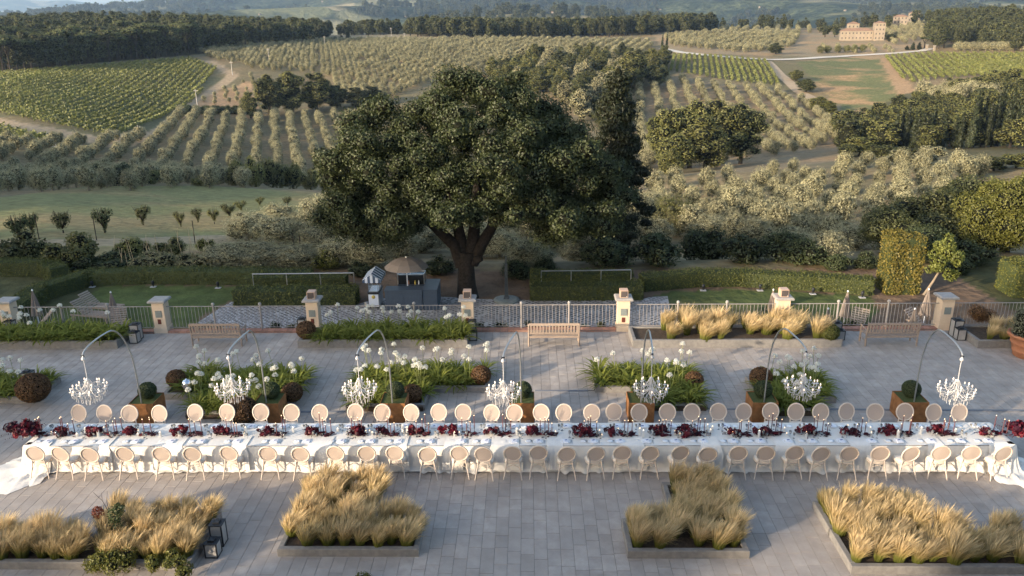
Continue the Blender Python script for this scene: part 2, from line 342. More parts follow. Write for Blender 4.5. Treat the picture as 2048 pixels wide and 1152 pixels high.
# unseen knoll added out of frame on the left to shade the olive grove
ZT = ZT + 26 * np.exp(-((np.degrees(AZ) + 53) / 7) ** 2 / 2)[:, None] * np.exp(-((RG - 165) / 45) ** 2 / 2)[None]
ZT = ZT + wob * np.clip((RG - 60) / 120, 0, 1)[None]
TV = np.stack([XX, YY, ZT], -1).reshape(-1, 3); na, nr = ZT.shape
ii = np.arange(na - 1)[:, None] * nr + np.arange(nr - 1)[None]
TQ = np.stack([ii, ii + nr, ii + nr + 1, ii + 1], -1).reshape(-1, 4)
def terrain_mat():
    m = bpy.data.materials.new('land'); m.use_nodes = True; nt = m.node_tree; b = nt.nodes['Principled BSDF']; MATS['land'] = m
    b.inputs['Roughness'].default_value = .95; b.inputs['Specular IOR Level'].default_value = .1
    at = _n(nt, 'ShaderNodeVertexColor', layer_name='zone'); tc = _n(nt, 'ShaderNodeTexCoord'); co = tc.outputs['Object']
    n1 = noise(nt, co, .05, 5); n2 = noise(nt, co, .9, 4, .65)
    mk = _n(nt, 'ShaderNodeMath', operation='MULTIPLY'); nt.links.new(ramp(nt, n1, .46, .60), mk.inputs[0]); nt.links.new(at.outputs[1], mk.inputs[1])
    c = mixc(nt, mk.outputs[0], at.outputs[0], (.36, .23, .12))
    sc = _n(nt, 'ShaderNodeVectorMath', operation='SCALE'); nt.links.new(c, sc.inputs[0])
    mr = _n(nt, 'ShaderNodeMapRange'); nt.links.new(n2, mr.inputs[0]); mr.inputs[1].default_value = .25; mr.inputs[2].default_value = .75; mr.inputs[3].default_value = .62; mr.inputs[4].default_value = 1.38
    nt.links.new(mr.outputs[0], sc.inputs[3]); nt.links.new(sc.outputs[0], b.inputs['Base Color'])
    bp = _n(nt, 'ShaderNodeBump'); bp.inputs['Strength'].default_value = .7; bp.inputs['Distance'].default_value = .25; nt.links.new(noise(nt, co, 1.6, 5), bp.inputs['Height']); nt.links.new(bp.outputs[0], b.inputs['Normal'])
terrain_mat()
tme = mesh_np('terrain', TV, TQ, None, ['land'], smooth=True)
LAWN_L = [(20, 660), (60, 600), (140, 572), (300, 569), (480, 572), (483, 590), (400, 634), (395, 660)]
LAWN_R = [(1290, 600), (1330, 584), (1480, 577), (1600, 583), (1740, 592), (1760, 625), (1700, 660), (1500, 662), (1330, 640)]
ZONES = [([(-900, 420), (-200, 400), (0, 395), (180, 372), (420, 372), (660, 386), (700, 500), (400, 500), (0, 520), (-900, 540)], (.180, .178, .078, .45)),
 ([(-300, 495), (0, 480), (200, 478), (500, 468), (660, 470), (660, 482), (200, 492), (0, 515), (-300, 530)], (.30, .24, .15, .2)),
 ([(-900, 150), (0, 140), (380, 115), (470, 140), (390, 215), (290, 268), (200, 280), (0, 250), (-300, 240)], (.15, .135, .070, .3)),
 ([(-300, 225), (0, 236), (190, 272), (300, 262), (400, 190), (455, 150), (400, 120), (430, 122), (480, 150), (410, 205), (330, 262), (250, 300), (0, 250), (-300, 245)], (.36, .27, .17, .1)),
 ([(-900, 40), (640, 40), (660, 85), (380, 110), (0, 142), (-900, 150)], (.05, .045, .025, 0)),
 ([(390, 205), (500, 160), (520, 240), (400, 215)], (.38, .25, .14, .6)),
 ([(640, 66), (810, 68), (960, 80), (700, 84), (640, 82)], (.33, .27, .17, 0)),
 ([(1590, 125), (1760, 108), (1830, 190), (1830, 250), (1660, 252), (1650, 210)], (.135, .140, .060, 1.0)),
 ([(1755, 108), (1800, 110), (1850, 190), (1840, 240), (1790, 240), (1800, 200)], (.34, .225, .125, .6)),
 ([(1320, 102), (1540, 118), (1600, 130), (1660, 195), (1650, 215), (1560, 180), (1300, 120)], (.15, .13, .07, .5)),
 ([(1300, 150), (1560, 180), (1680, 210), (1690, 320), (1500, 345), (1290, 330)], (.21, .165, .10, .5)),
 ([(1300, 60), (1850, 60), (1850, 120), (1330, 105)], (.26, .205, .125, .5)),
 ([(1765, 105), (2500, 100), (2500, 180), (1830, 180)], (.20, .15, .085, .3)),
 ([(1830, 180), (2600, 160), (2600, 330), (1690, 330), (1660, 255)], (.09, .085, .045, .1)),
 ([(640, 370), (1300, 370), (1300, 545), (640, 545)], (.15, .125, .075, .3)),
 (LAWN_L, (.080, .100, .034, 0)), (LAWN_R, (.080, .100, .036, 0))]
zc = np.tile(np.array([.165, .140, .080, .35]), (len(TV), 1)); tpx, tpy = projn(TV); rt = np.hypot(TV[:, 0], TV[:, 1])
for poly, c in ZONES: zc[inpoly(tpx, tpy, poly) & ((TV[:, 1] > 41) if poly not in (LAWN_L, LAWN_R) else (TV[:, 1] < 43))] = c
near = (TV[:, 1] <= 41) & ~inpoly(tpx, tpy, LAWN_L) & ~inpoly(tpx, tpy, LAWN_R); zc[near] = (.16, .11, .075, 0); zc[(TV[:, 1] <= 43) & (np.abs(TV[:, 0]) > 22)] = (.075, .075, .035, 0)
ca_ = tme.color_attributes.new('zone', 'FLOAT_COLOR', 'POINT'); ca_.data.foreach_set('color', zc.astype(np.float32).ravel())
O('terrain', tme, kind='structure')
BV = BVHTree.FromPolygons([tuple(v) for v in TV.tolist()], TQ.tolist())
def gz(x, y):
    h = BV.ray_cast(Vector((x, y, 500)), Vector((0, 0, -1))); return h[0].z if h[0] else -1.1
def hit(px, py):
    h = BV.ray_cast(Vector((0, 0, CH)), Vector(ray(px, py)).normalized())
    if h[0] is None: return None
    return h[0]
def spot(px, r, py=None):
    y = 300 if py is None else py; a, td = azr(px, y); x, yy = math.sin(a) * r, math.cos(a) * r; return Vector((x, yy, gz(x, yy)))
def ztop(px, ytop, r): return CH - r * azr(px, ytop)[1]

# distant hills, closing the valley
def hills():
    az = np.radians(np.arange(-80, 80.1, .45)); r = np.geomspace(1250, 9000, 120); A, Rr = np.meshgrid(az, r, indexing='ij')
    rng = np.random.default_rng(5)
    pxs = np.tan(A - YAW) * 1680 + 1024 + 20
    top = np.interp(pxs, [-3000, 0, 230, 330, 430, 560, 760, 900, 1200, 1500, 2048, 4000], [40, 38, 33, 16, 3, -12, -16, -28, -20, -30, -22, -30])
    hy = 42 - .0122 * (pxs - 1062); zt = CH + 5200 * (hy - top) * .9 / F
    low = np.interp(pxs, [0, 800, 1400, 2048], [60, 50, 42, 30]); zl = -60 + 0 * low
    t = np.clip((Rr - 1500) / 3700, 0, 1); t = t * t * (3 - 2 * t)
    Z = zl + (zt - zl) * t
    und = np.zeros_like(Z)
    for k in range(14):
        f = 2 * math.pi / rng.uniform(260, 1500); th = rng.uniform(0, 6.3); und += .0 + np.sin((np.sin(A) * Rr * math.cos(th) + np.cos(A) * Rr * math.sin(th)) * f + rng.uniform(0, 6)) / f * .062
    Z = Z + und * np.clip((Rr - 1250) / 500, 0, 1) * np.clip((5300 - Rr) / 600, .15, 1)
    Z -= np.clip((Rr - 5200) / 3000, 0, 1) * 350
    V = np.stack([np.sin(A) * Rr, np.cos(A) * Rr, Z], -1).reshape(-1, 3); n0, n1 = Z.shape
    i = np.arange(n0 - 1)[:, None] * n1 + np.arange(n1 - 1)[None]; Q = np.stack([i, i + n1, i + n1 + 1, i + 1], -1).reshape(-1, 4)
    m = bpy.data.materials.new('hillside'); m.use_nodes = True; nt = m.node_tree; b = nt.nodes['Principled BSDF']; MATS['hillside'] = m
    b.inputs['Roughness'].default_value = 1; b.inputs['Specular IOR Level'].default_value = 0
    tc = _n(nt, 'ShaderNodeTexCoord'); co = tc.outputs['Object']
    c = mixc(nt, ramp(nt, noise(nt, co, .006, 4, .6), .38, .62), (.022, .032, .018), (.12, .135, .065)); c = mixc(nt, ramp(nt, noise(nt, co, .045, 5, .75), .38, .62), (.010, .015, .009), c)
    vo = _n(nt, 'ShaderNodeTexVoronoi'); vo.inputs['Scale'].default_value = .0035; nt.links.new(co, vo.inputs['Vector'])
    fld = mixc(nt, vo.outputs['Color'], (.14, .15, .07), (.36, .29, .17))
    mk = _n(nt, 'ShaderNodeMath', operation='MULTIPLY'); nt.links.new(ramp(nt, noise(nt, co, .0011, 3), .50, .54), mk.inputs[0]); nt.links.new(ramp(nt, vo.outputs['Distance'], .62, .5), mk.inputs[1])
    c = mixc(nt, mk.outputs[0], c, fld); nt.links.new(c, b.inputs['Base Color'])
    bp = _n(nt, 'ShaderNodeBump'); bp.inputs['Strength'].default_value = 1; bp.inputs['Distance'].default_value = 14; nt.links.new(noise(nt, co, .035, 4, .6), bp.inputs['Height']); nt.links.new(bp.outputs[0], b.inputs['Normal'])
    me = mesh_np('hills', V, Q, None, ['hillside'], smooth=True); O('hills', me, kind='structure')
    # far mountains
    pts = []; xs = np.linspace(-1500, 3500, 160)
    tp = np.interp(xs, [-1500, -200, 0, 70, 150, 240, 330, 500, 3500], [20, 14, 9, 7, 14, 6, 12, 20, 20]) + np.sin(xs * .021) * 1.5 + np.sin(xs * .06) * .8
    V = []
    for x, y in zip(xs, tp):
        a = math.atan((x - 1044) / 1680) + YAW
        h = 42 - .0122 * (x - 1062); zt = CH + 12500 * (h - y) * .9 / F
        for rr, zz in ((9300, -300), (11000, zt * .5 - 120), (12500, zt), (14500, -300)): V.append((math.sin(a) * rr, math.cos(a) * rr, zz))
    i = np.arange(159)[:, None] * 4 + np.arange(3)[None]; Q = np.stack([i, i + 4, i + 5, i + 1], -1).reshape(-1, 4)
    O('far_mountains', mesh_np('far_mountains', V, Q, None, ['hillside'], smooth=True), kind='structure')
    global HB
    HB = BVHTree.FromPolygons([tuple(v) for v in me_verts(me)], [tuple(q) for q in me_quads(me)])
def me_verts(me):
    a = np.zeros(len(me.vertices) * 3, np.float32); me.vertices.foreach_get('co', a); return a.reshape(-1, 3).tolist()
def me_quads(me):
    a = np.zeros(len(me.loops), np.int32); me.loops.foreach_get('vertex_index', a); return a.reshape(-1, 4).tolist()
hills()
def hhit(px, py):
    h = HB.ray_cast(Vector((0, 0, CH)), Vector(ray(px, py)).normalized()); return h[0]

# ------------------------------------------------------------------ terrace: slabs, planters, brick edge, pillars, railing
TY1 = 29.15                                     # far edge of the paving
def terrace():
    rng = random.Random(3)
    base = MB().box(-27, 27, 2, TY1, -1.3, -.012).mesh('terrace', 'joint'); base.name = 'terrace'
    T = O('terrace', base, kind='structure')
    X0 = gp(1067.6, 1040)[0]; Wd = .305; g = .0032
    tiles = []
    for c in range(-86, 86):
        xa = X0 + c * Wd; y = 10 + rng.uniform(0, .8)
        while y < TY1:
            L = rng.choice((.45, .6, .6, .75, .9)); y2 = min(y + L, TY1)
            if y2 - y > .1 and abs(xa) < 6 + y * .72: tiles.append((xa + g, xa + Wd - g, y + g, y2 - g, rng.uniform(-.0015, .0015)))
            y = y2
    vis = []; rest = []
    for t in tiles:
        px, py = projn(np.array([(t[0] + t[1]) / 2, (t[2] + t[3]) / 2, 0]))
        cov = any(a - .15 < (t[0] + t[1]) / 2 < b + .15 and c - .15 < (t[2] + t[3]) / 2 < d + .15 for a, b, c, d, *_ in FRONT)
        (vis if (0 < px < 2048 and py < 1150 and not cov) else rest).append((-py, t))
    vis.sort(key=lambda q: q[0]); big = [t for _, t in vis[:300]]; rest = [t for _, t in rest] + [t for _, t in vis[300:]]
    cache = {}
    def tm(w, l):
        k = (round(w, 3), round(l, 2))
        if k not in cache:
            b = MB(); e = .003; x, y = w / 2, l / 2
            vs = [(-x, -y, -.012), (x, -y, -.012), (x, y, -.012), (-x, y, -.012), (-x, -y, -e), (x, -y, -e), (x, y, -e), (-x, y, -e), (-x + e, -y + e, 0), (x - e, -y + e, 0), (x - e, y - e, 0), (-x + e, y - e, 0)]
            b.add(vs, [(0, 1, 5, 4), (1, 2, 6, 5), (2, 3, 7, 6), (3, 0, 4, 7), (4, 5, 9, 8), (5, 6, 10, 9), (6, 7, 11, 10), (7, 4, 8, 11), (8, 9, 10, 11)]); cache[k] = b.mesh('paving_slab', 'stone')
        return cache[k]
    for t in big: O('paving_slab', tm(t[1] - t[0], t[3] - t[2]), T, ((t[0] + t[1]) / 2, (t[2] + t[3]) / 2, t[4]))
    V = []; Q = []
    for a, b, c, d, z in rest:
        e = .003; o = len(V)
        V += [(a, c, -.012), (b, c, -.012), (b, d, -.012), (a, d, -.012), (a + e, c + e, z), (b - e, c + e, z), (b - e, d - e, z), (a + e, d - e, z)]
        Q += [(o, o + 1, o + 5, o + 4), (o + 1, o + 2, o + 6, o + 5), (o + 2, o + 3, o + 7, o + 6), (o + 3, o, o + 4, o + 7), (o + 4, o + 5, o + 6, o + 7)]
    O('paving_slabs', mesh_np('paving_slabs', V, Q, None, ['stone']), T, kind='stuff')
# planter beds: lists of rectangles (x0,x1,y0,y1); near beds first
FRONT = [(-13.9, -7.62, 14.8, 15.85), (-10.35, -7.62, 15.85, 16.75), (-5.8, -2.55, 15.28, 16.6), (-5.85, -3.75, 16.6, 18.05), (2.2, 4.95, 15.24, 16.5), (3.42, 5.0, 16.5, 18.1), (7.03, 13.9, 14.72, 16.1), (7.03, 9.4, 16.1, 17.25)]
MID = [(-20, -16.1, 23.05, 24.65), (-12.0, -7.55, 23.3, 25.0), (-10.7, -7.9, 22.0, 23.3), (-5.8, -1.35, 23.78, 25.2), (-5.8, -3.3, 22.5, 23.78), (2.15, 5.55, 23.76, 25.2), (3.85, 5.55, 22.5, 23.76), (7.25, 9.7, 22.95, 24.6), (7.25, 9.0, 22.15, 22.95)]
BACK = [(-24, -15.6, 27.6, 29.0), (-8.72, -2.33, 27.6, 29.0), (3.85, 11.57, 27.52, 29.0), (16.45, 23.5, 27.36, 29.0)]
def planter(rects, label, h=.2):
    """a low stone kerb round an L-shaped bed; kerb stones run only along the outline"""
    x0 = min(r[0] for r in rects); y0 = min(r[2] for r in rects)
    t = thing('planter', label, 'planter', (x0, y0, 0), 0, 'stone planters on the terrace')
    k = .13
    def inside(x, y, skip): return any(i != skip and r[0] + 1e-3 < x < r[1] - 1e-3 and r[2] - 1e-3 < y < r[3] + 1e-3 for i, r in enumerate(rects))
    b = MB(); j = 0
    for i, (a, c, d, e) in enumerate(rects):
        segs = []
        for (xa, xb, ya, yb, probe) in ((a, c, d, d + k, (None, d - .02)), (a, c, e - k, e, (None, e + .02)), (a, a + k, d, e, (a - .02, None)), (c - k, c, d, e, (c + .02, None))):
            if probe[0] is None:                                   # along x: cut where another rectangle adjoins
                xs = np.linspace(xa, xb, 60); run = None
                for q in range(60):
                    ins = inside(xs[q], probe[1], i)
                    if not ins and run is None: run = xs[q]
                    if (ins or q == 59) and run is not None:
                        segs.append((run, xs[q], ya, yb)); run = None
            else: segs.append((xa, xb, ya + (k if not inside((xa + xb) / 2, d - .02, i) else -.02), yb - (k if not inside((xa + xb) / 2, e + .02, i) else -.02)))
        for (xa, xb, ya, yb) in segs:
            if xb - xa < .05 or yb - ya < .05: continue
            hh = h + .0015 * (j % 3); xa += .0009 * (j % 3); xb -= .0009 * (j % 3); j += 1; e_ = .012
            m = MB(); m.box(xa - x0, xb - x0, ya - y0, yb - y0, -.004, hh - e_); m.add([(xa - x0, ya - y0, hh - e_), (xb - x0, ya - y0, hh - e_), (xb - x0, yb - y0, hh - e_), (xa - x0, yb - y0, hh - e_), (xa - x0 + e_, ya - y0 + e_, hh), (xb - x0 - e_, ya - y0 + e_, hh), (xb - x0 - e_, yb - y0 - e_, hh), (xa - x0 + e_, yb - y0 - e_, hh)], [(4, 5, 6, 7), (0, 1, 5, 4), (1, 2, 6, 5), (2, 3, 7, 6), (3, 0, 4, 7)])
            m.build('kerb', 'kerb', t)
    s = MB()
    for i, (a, c, d, e) in enumerate(rects): s.box(a + .05 - x0, c - .05 - x0, d - y0 + (.05 if i == 0 else -.06), e - .05 - y0, -.003, h - .06 + .003 * i)
    s.build('soil', 'soil', t)
terrace()
planter(FRONT[0:2], 'low stone planter of blond grass and shrubs in the near left corner')
planter(FRONT[2:4], 'L-shaped stone planter of blond grass in front of the table, left of centre')
planter(FRONT[4:6], 'L-shaped stone planter of blond grass in front of the table, right of centre')
planter(FRONT[6:8], 'large stone planter of blond grass in the near right corner')
planter(MID[0:1], 'stone planter with lanterns behind it at the left edge, behind the table')
planter(MID[1:3], 'stepped stone planter of white agapanthus behind the table, second from left')
planter(MID[3:5], 'stepped stone planter of white agapanthus behind the table, left of centre')
planter(MID[5:7], 'stepped stone planter of strappy leaves behind the table, right of centre')
planter(MID[7:9], 'small stone planter of white agapanthus behind the table, second rusty box from right')
planter(BACK[0:1], 'long stone planter of agapanthus under the railing at far left', .3)
planter(BACK[1:2], 'long stone planter of agapanthus under the railing left of the middle bench', .3)
planter(BACK[2:3], 'long stone planter of blond grass under the railing right of the middle bench', .3)
planter(BACK[3:4], 'stone planter of blond grass by the terracotta pot at far right', .3)

def bricks():
    K = O('brick_edging', MB().box(-26, 26, TY1 + .006, TY1 + .36, -1.2, .05).mesh('brick_edging', 'joint'), kind='structure')
    me = MB().box(-.122, .122, 0, .33, -.12, .045, taper=.004).mesh('brick', 'brick'); me2 = MB().box(-.122, .122, -.012, .1, -.0, .055).mesh('brick', 'brick')
    rng = random.Random(1)
    for i in range(176): O('brick', me, K, (-22 + i * .25, TY1 + .003, .03 + rng.uniform(-.004, .004)))
bricks()

PX = [-20.75, -14.62, -8.53, -2.42, 3.68, 9.86, 16.14]; PY = 29.42
def pillar(x, i, speaker):
    t = thing('gate_pillar', ['cream plaster pillar cut by the left edge', 'cream plaster pillar beside the left lawn, no box on top', 'cream pillar with box speaker behind the agapanthus, left of centre', 'sunlit cream pillar with box speaker left of the middle bench', 'sunlit cream pillar with box speaker right of the middle bench', 'cream pillar with box speaker rising from the blond grass', 'cream plaster pillar near the terracotta pot, no box on top'][i], 'pillar', (x, PY, 0), 0, 'cream pillars along the railing')
    MB().box(-.27, .27, -.27, .27, -.6, .22).build('plinth', 'plaster', t)
    MB().box(-.235, .235, -.235, .235, .22, 1.28).build('shaft', 'plaster', t)
    b = MB(); b.box(-.34, .34, -.34, .34, 1.28, 1.345); b.add([(-.34, -.34, 1.345), (.34, -.34, 1.345), (.34, .34, 1.345), (-.34, .34, 1.345), (-.30, -.30, 1.375), (.30, -.30, 1.375), (.30, .30, 1.375), (-.30, .30, 1.375)], [(0, 1, 5, 4), (1, 2, 6, 5), (2, 3, 7, 6), (3, 0, 4, 7), (4, 5, 6, 7)]); b.build('cap', 'capstone', t)
    MB().box(-.12, .13, -.262, -.236, .66, .94).build('meter_plate', 'boxgrey', t)
    if i in (1, 2, 3, 4): MB().box(-.07, .06, -.25, -.236, .38, .58).build('socket_plate', 'rustplate', t)
    if speaker:
        q = thing('box_speaker', ['', '', 'small wooden box speaker on the pillar behind the agapanthus bed', 'small wooden box speaker on the pillar left of the middle bench', 'small wooden box speaker on the pillar right of the middle bench', 'small wooden box speaker on the pillar above the blond grass'][i], 'speaker', (x, PY - .02, 1.376), 0, 'box speakers on the pillars')
        MB().box(-.155, .155, -.17, .17, 0, .29).build('cabinet', 'cabinet', q); MB().box(-.125, .125, -.185, -.171, .025, .265).build('grille', 'grille', q)
        MB().box(.085, .11, -.19, -.186, .035, .06).build('badge', 'china', q)
for i, x in enumerate(PX): pillar(x, i, i in (2, 3, 4, 5))
def railing():
    bar = MB().tube([(0, 0, .10), (0, 0, .98)], .010, 5).mesh('baluster', 'iron'); post = MB().tube([(0, 0, 0), (0, 0, 1.02)], .042, 8).mesh('post', 'iron')
    fin = MB().lathe([(.03, 0), (.062, .04), (.07, .075), (.05, .12), (.0, .14)], 8).mesh('finial', 'capstone')
    xs = [-27] + PX + [26]
    names = ['short iron railing left of the first pillar', 'iron railing bay in front of the loungers on the left lawn', 'iron railing bay behind the left teak bench', 'iron railing bay in front of the ice-cream cart and bar', 'iron railing bay behind the middle teak bench', 'iron railing bay behind the blond grass, left half', 'iron railing bay behind the right teak bench with two closed parasols', 'iron railing bay right of the last pillar']
    for i in range(len(xs) - 1):
        a = xs[i] + (.24 if i else 0); b = xs[i + 1] - .24; c = (a + b) / 2; t = thing('railing', names[i], 'railing', (c, PY, .05), 0, 'iron railing bays')
        L = b - a
        MB().tube([(a - c, 0, .98), (b - c, 0, .98)], .02, 6).build('top_rail', 'iron', t); MB().tube([(a - c, 0, .10), (b - c, 0, .10)], .014, 5).build('bottom_rail', 'iron', t)
        n = 3
        for k in range(1, n):
            p = O('post', post, t, (a - c + L * k / n, 0, 0)); O('finial', fin, p, (0, 0, 1.0))
        m = int(L / .138)
        for k in range(1, m):
            x = a - c + L * k / m
            px, _ = projn(np.array([c + x, PY, .5]))
            if -30 < px < 2080 and min(abs(x - (a - c + L * q / n)) for q in range(1, n)) > .05: O('baluster', bar, t, (x, 0, 0))
railing()

def bench(x, y, label, rz=0):
    t = thing('teak_bench', label, 'bench', (x, y, 0), rz, 'teak benches on the terrace')     # back towards the camera, -y
    w = .94
    for sx in (-1, 1):
        MB().tube([(sx * w, -.26, 0), (sx * w, -.25, .42), (sx * w, -.33, .92)], .034, 4).build('leg', 'teak', t)
        MB().tube([(sx * w, .27, 0), (sx * w, .27, .62)], .034, 4).build('leg', 'teak', t)
        MB().tube([(sx * w, -.28, .63), (sx * w, .33, .65)], .03, 4).build('armrest', 'teak', t)
        MB().tube([(sx * w, -.25, .2), (sx * w, .27, .2)], .022, 4).build('side_stretcher', 'teak', t)
    MB().box(-w, w, -.355, -.305, .87, .95).build('top_rail', 'teak', t); MB().box(-w, w, -.285, -.245, .50, .57).build('lower_rail', 'teak', t)
    MB().box(-w, w, .24, .28, .36, .42).build('front_rail', 'teak', t); MB().box(-w, w, -.27, -.23, .34, .42).build('rear_rail', 'teak', t)
    sl = MB().add([(-.028, -.012, .55), (.028, -.012, .55), (.028, .012, .55), (-.028, .012, .55), (-.028, -.068, .88), (.028, -.068, .88), (.028, -.044, .88), (-.028, -.044, .88)], [(3, 2, 1, 0), (4, 5, 6, 7), (0, 1, 5, 4), (1, 2, 6, 5), (2, 3, 7, 6), (3, 0, 4, 7)]).mesh('back_slat', 'teak')
    for k in range(16): O('back_slat', sl, t, (-.86 + k * 1.72 / 15, -.27, 0))
    for k in range(6): MB().box(-w, w, -.2 + k * .085, -.14 + k * .085, .421, .443).build('seat_slat', 'teak', t)
bench(-11.85, 28.05, 'weathered teak bench left, behind the agapanthus beds'); bench(.92, 27.95, 'sunlit teak bench in the middle, in front of the railing'); bench(13.4, 27.85, 'weathered teak bench right, near the terracotta pot')

def lantern(x, y, h, w, label, rz=0, z=0):
    t = thing('lantern', label, 'lantern', (x, y, z), rz, 'black metal floor lanterns')
    w2 = w / 2; f = .014; b = MB()
    for sx in (-1, 1):
        for sy in (-1, 1): b.box(sx * w2 - f, sx * w2 + f, sy * w2 - f, sy * w2 + f, 0, h)
    b.box(-w2 + f, w2 - f, -w2 - f * .9, -w2 + f * .9, .002, .028).box(-w2 + f, w2 - f, w2 - f * .9, w2 + f * .9, .002, .028).box(-w2 - f * .9, -w2 + f * .9, -w2 + f, w2 - f, .002, .028).box(w2 - f * .9, w2 + f * .9, -w2 + f, w2 - f, .002, .028)
    b.build('frame', 'blackmetal', t)
    MB().box(-w2 - .02, w2 + .02, -w2 - .02, w2 + .02, h, h + .022).box(-w2 * .55, w2 * .55, -w2 * .55, w2 * .55, h + .022, h + .065).build('lid', 'blackmetal', t)
    MB().tube([(-.05, 0, h + .06), (-.045, 0, h + .12), (0, 0, h + .14), (.045, 0, h + .12), (.05, 0, h + .06)], .007, 5).build('handle', 'blackmetal', t)
    for rx, a in enumerate((0, 1, 2, 3)):
        M = Matrix.Rotation(a * math.pi / 2, 4, 'Z'); MB().box(-w2 + f, w2 - f, -w2 - .003, -w2 + .003, .03, h - .002, M=M).build('pane', 'frost', t)
    MB().lathe([(.04, .03), (.04, .2)], 8).build('candle', 'wax', t)
for (px, py, h, w, l) in ((440, 1086, .55, .27, 'tall black lantern beside the near left grass planter'), (428, 1109, .36, .27, 'short black lantern in front of the tall one, near left planter'),
    (275, 678, .62, .32, 'tall black lantern right of the far left agapanthus planter'), (271, 684, .40, .30, 'short black lantern right of the far left agapanthus planter'),
    (945, 668, .55, .28, 'tall black lantern between the agapanthus planter and the middle bench'), (947, 679, .34, .26, 'short black lantern between the agapanthus planter and the middle bench'),
    (1910, 672, .66, .32, 'tall black lantern at the foot of the right pillar'), (1918, 678, .42, .30, 'short black lantern at the foot of the right pillar'),
    (1671, 672, .55, .28, 'black lantern behind the green ball at the grass planter end'),
    (1679, 678, .36, .26, 'small black lantern half hidden by the green ball'), (24, 668, .55, .30, 'black lantern at the foot of the leftmost pillar'),
    (606, 661, .5, .28, 'black lantern behind the brown ball by the agapanthus bed'),
    (60, 772, .52, .30, 'tall lantern rising behind the left edge planter'), (86, 775, .36, .28, 'smaller lantern rising behind the left edge planter')):
    x, y = gp(px, py); lantern(x, y, h, w, l)
def pot():
    x, y = gp(2052, 712); t = thing('terracotta_pot', 'large terracotta pot at the right edge', 'pot', (x, y, 0))
    MB().lathe([(.40, 0), (.44, .04), (.47, .2), (.50, .22), (.50, .25), (.49, .28), (.56, .5), (.585, .52), (.585, .55), (.58, .57), (.62, .72), (.70, .76), (.72, .82), (.70, .87), (.62, .87), (.60, .80), (.0, .78)], 32).build('body', 'terracotta', t)
    MB().lathe([(.6, .80), (0, .83)], 24).build('soil', 'soil', t)
    rng = np.random.default_rng(4); me = crown_mesh('foliage', 'l_grey', rng, [(0, 0, .2, .72, .72, .55)] + shell_lobes(rng, 9, .75, .75, .6, (0, 0, .35), (.3, .42), -.2), 9000, .055, core=.8)
    s = thing('potted_shrub', 'dense grey-green shrub growing in the terracotta pot', 'shrub', (x, y, .85)); O('foliage', me, s)
pot()
def flat_strip(name, pts, w, h, mat, **kw):
    b = MB()
    for (x0, y0), (x1, y1) in zip(pts[:-1], pts[1:]):
        d = Vector((x1 - x0, y1 - y0, 0)).normalized(); n = Vector((-d.y, d.x, 0)) * w / 2; a = Vector((x0, y0, .003)); c = Vector((x1, y1, .003))
        vs = [a - n, c - n, c + n, a + n]; b.add([*vs, *[v + Vector((0, 0, h)) - (v - (a if i in (0, 3) else c)) * .4 for i, v in enumerate(vs)]], [(4, 5, 6, 7), (0, 1, 5, 4), (1, 2, 6, 5), (2, 3, 7, 6), (3, 0, 4, 7)])
    return b.build(name, mat, **kw)
flat_strip('cable_cover', [gp(1070, 782), gp(1176, 782)], .1, .025, 'ramp', label='grey cable cover on the paving right of the middle rusty box', cat='cable cover', group='cable covers on the paving')
flat_strip('cable_cover', [gp(1425, 819), gp(1500, 819)], .1, .025, 'ramp', label='grey cable cover running from the agapanthus bed to the sixth rusty box', cat='cable cover', group='cable covers on the paving')
flat_strip('cable_cover', [gp(1660, 819), gp(2075, 822)], .1, .025, 'ramp', label='long grey cable cover behind the right end of the table', cat='cable cover', group='cable covers on the paving')
flat_strip('cable_cover', [gp(590, 824), gp(690, 824)], .1, .025, 'ramp', label='grey cable cover between the second and third rusty boxes', cat='cable cover', group='cable covers on the paving')
def cable(pts, label): MB().tube([(x, y, z) for x, y, z in pts], .009, 5).build('power_cable', 'cable', label=label, cat='cable', group='black cables')
cable([(*gp(1176, 782), .02), (*gp(1188, 782), .012), (*gp(1193, 776), .1), (*gp(1196, 770), .21)], 'black cable from the cable cover up the agapanthus kerb')
cable([(*gp(1405, 806), .21), (*gp(1413, 812), .06), (*gp(1416, 818), .012), (*gp(1427, 819), .02)], 'black cable hanging off the kerb of the right centre planter')

# ------------------------------------------------------------------ plants of the beds
def grass_mesh(seed, n=300, hgt=.72, rad=.10, lean=(.05, -.02)):
    rng = np.random.default_rng(seed); th = rng.uniform(0, 2 * math.pi, n); rr = rad * np.sqrt(rng.uniform(0, 1, n)); H = hgt * rng.uniform(.6, 1.08, n)
    out = rng.uniform(.05, .42, n) * hgt; d = np.stack([np.cos(th), np.sin(th)], 1); base = d * rr[:, None]
    wd = rng.uniform(.0028, .006, n); V = []; ks = (0, .4, .75, 1.0)
    droop = rng.uniform(0, .16, n) * hgt
    side = np.stack([-np.sin(th + rng.uniform(-1, 1, n)), np.cos(th + rng.uniform(-1, 1, n)), np.zeros(n)], 1)
    for i, k in enumerate(ks):
        xy = base + d * (out * k ** 1.7)[:, None] + np.array(lean) * (k ** 2); z = H * (k - .0) - droop * k ** 4
        p = np.concatenate([xy, z[:, None]], 1); w = wd * (1, 1.0, 1.35, .3)[i]
        V += [p - side * w[:, None], p + side * w[:, None]]
    V = np.stack(V, 1).reshape(-1, 3); o = np.arange(n)[:, None] * 8
    Q = np.concatenate([np.stack([o[:, 0] + 2 * i, o[:, 0] + 2 * i + 1, o[:, 0] + 2 * i + 3, o[:, 0] + 2 * i + 2], 1) for i in range(3)])
    return mesh_np('feather_grass', V, Q, None, ['b_grass'])
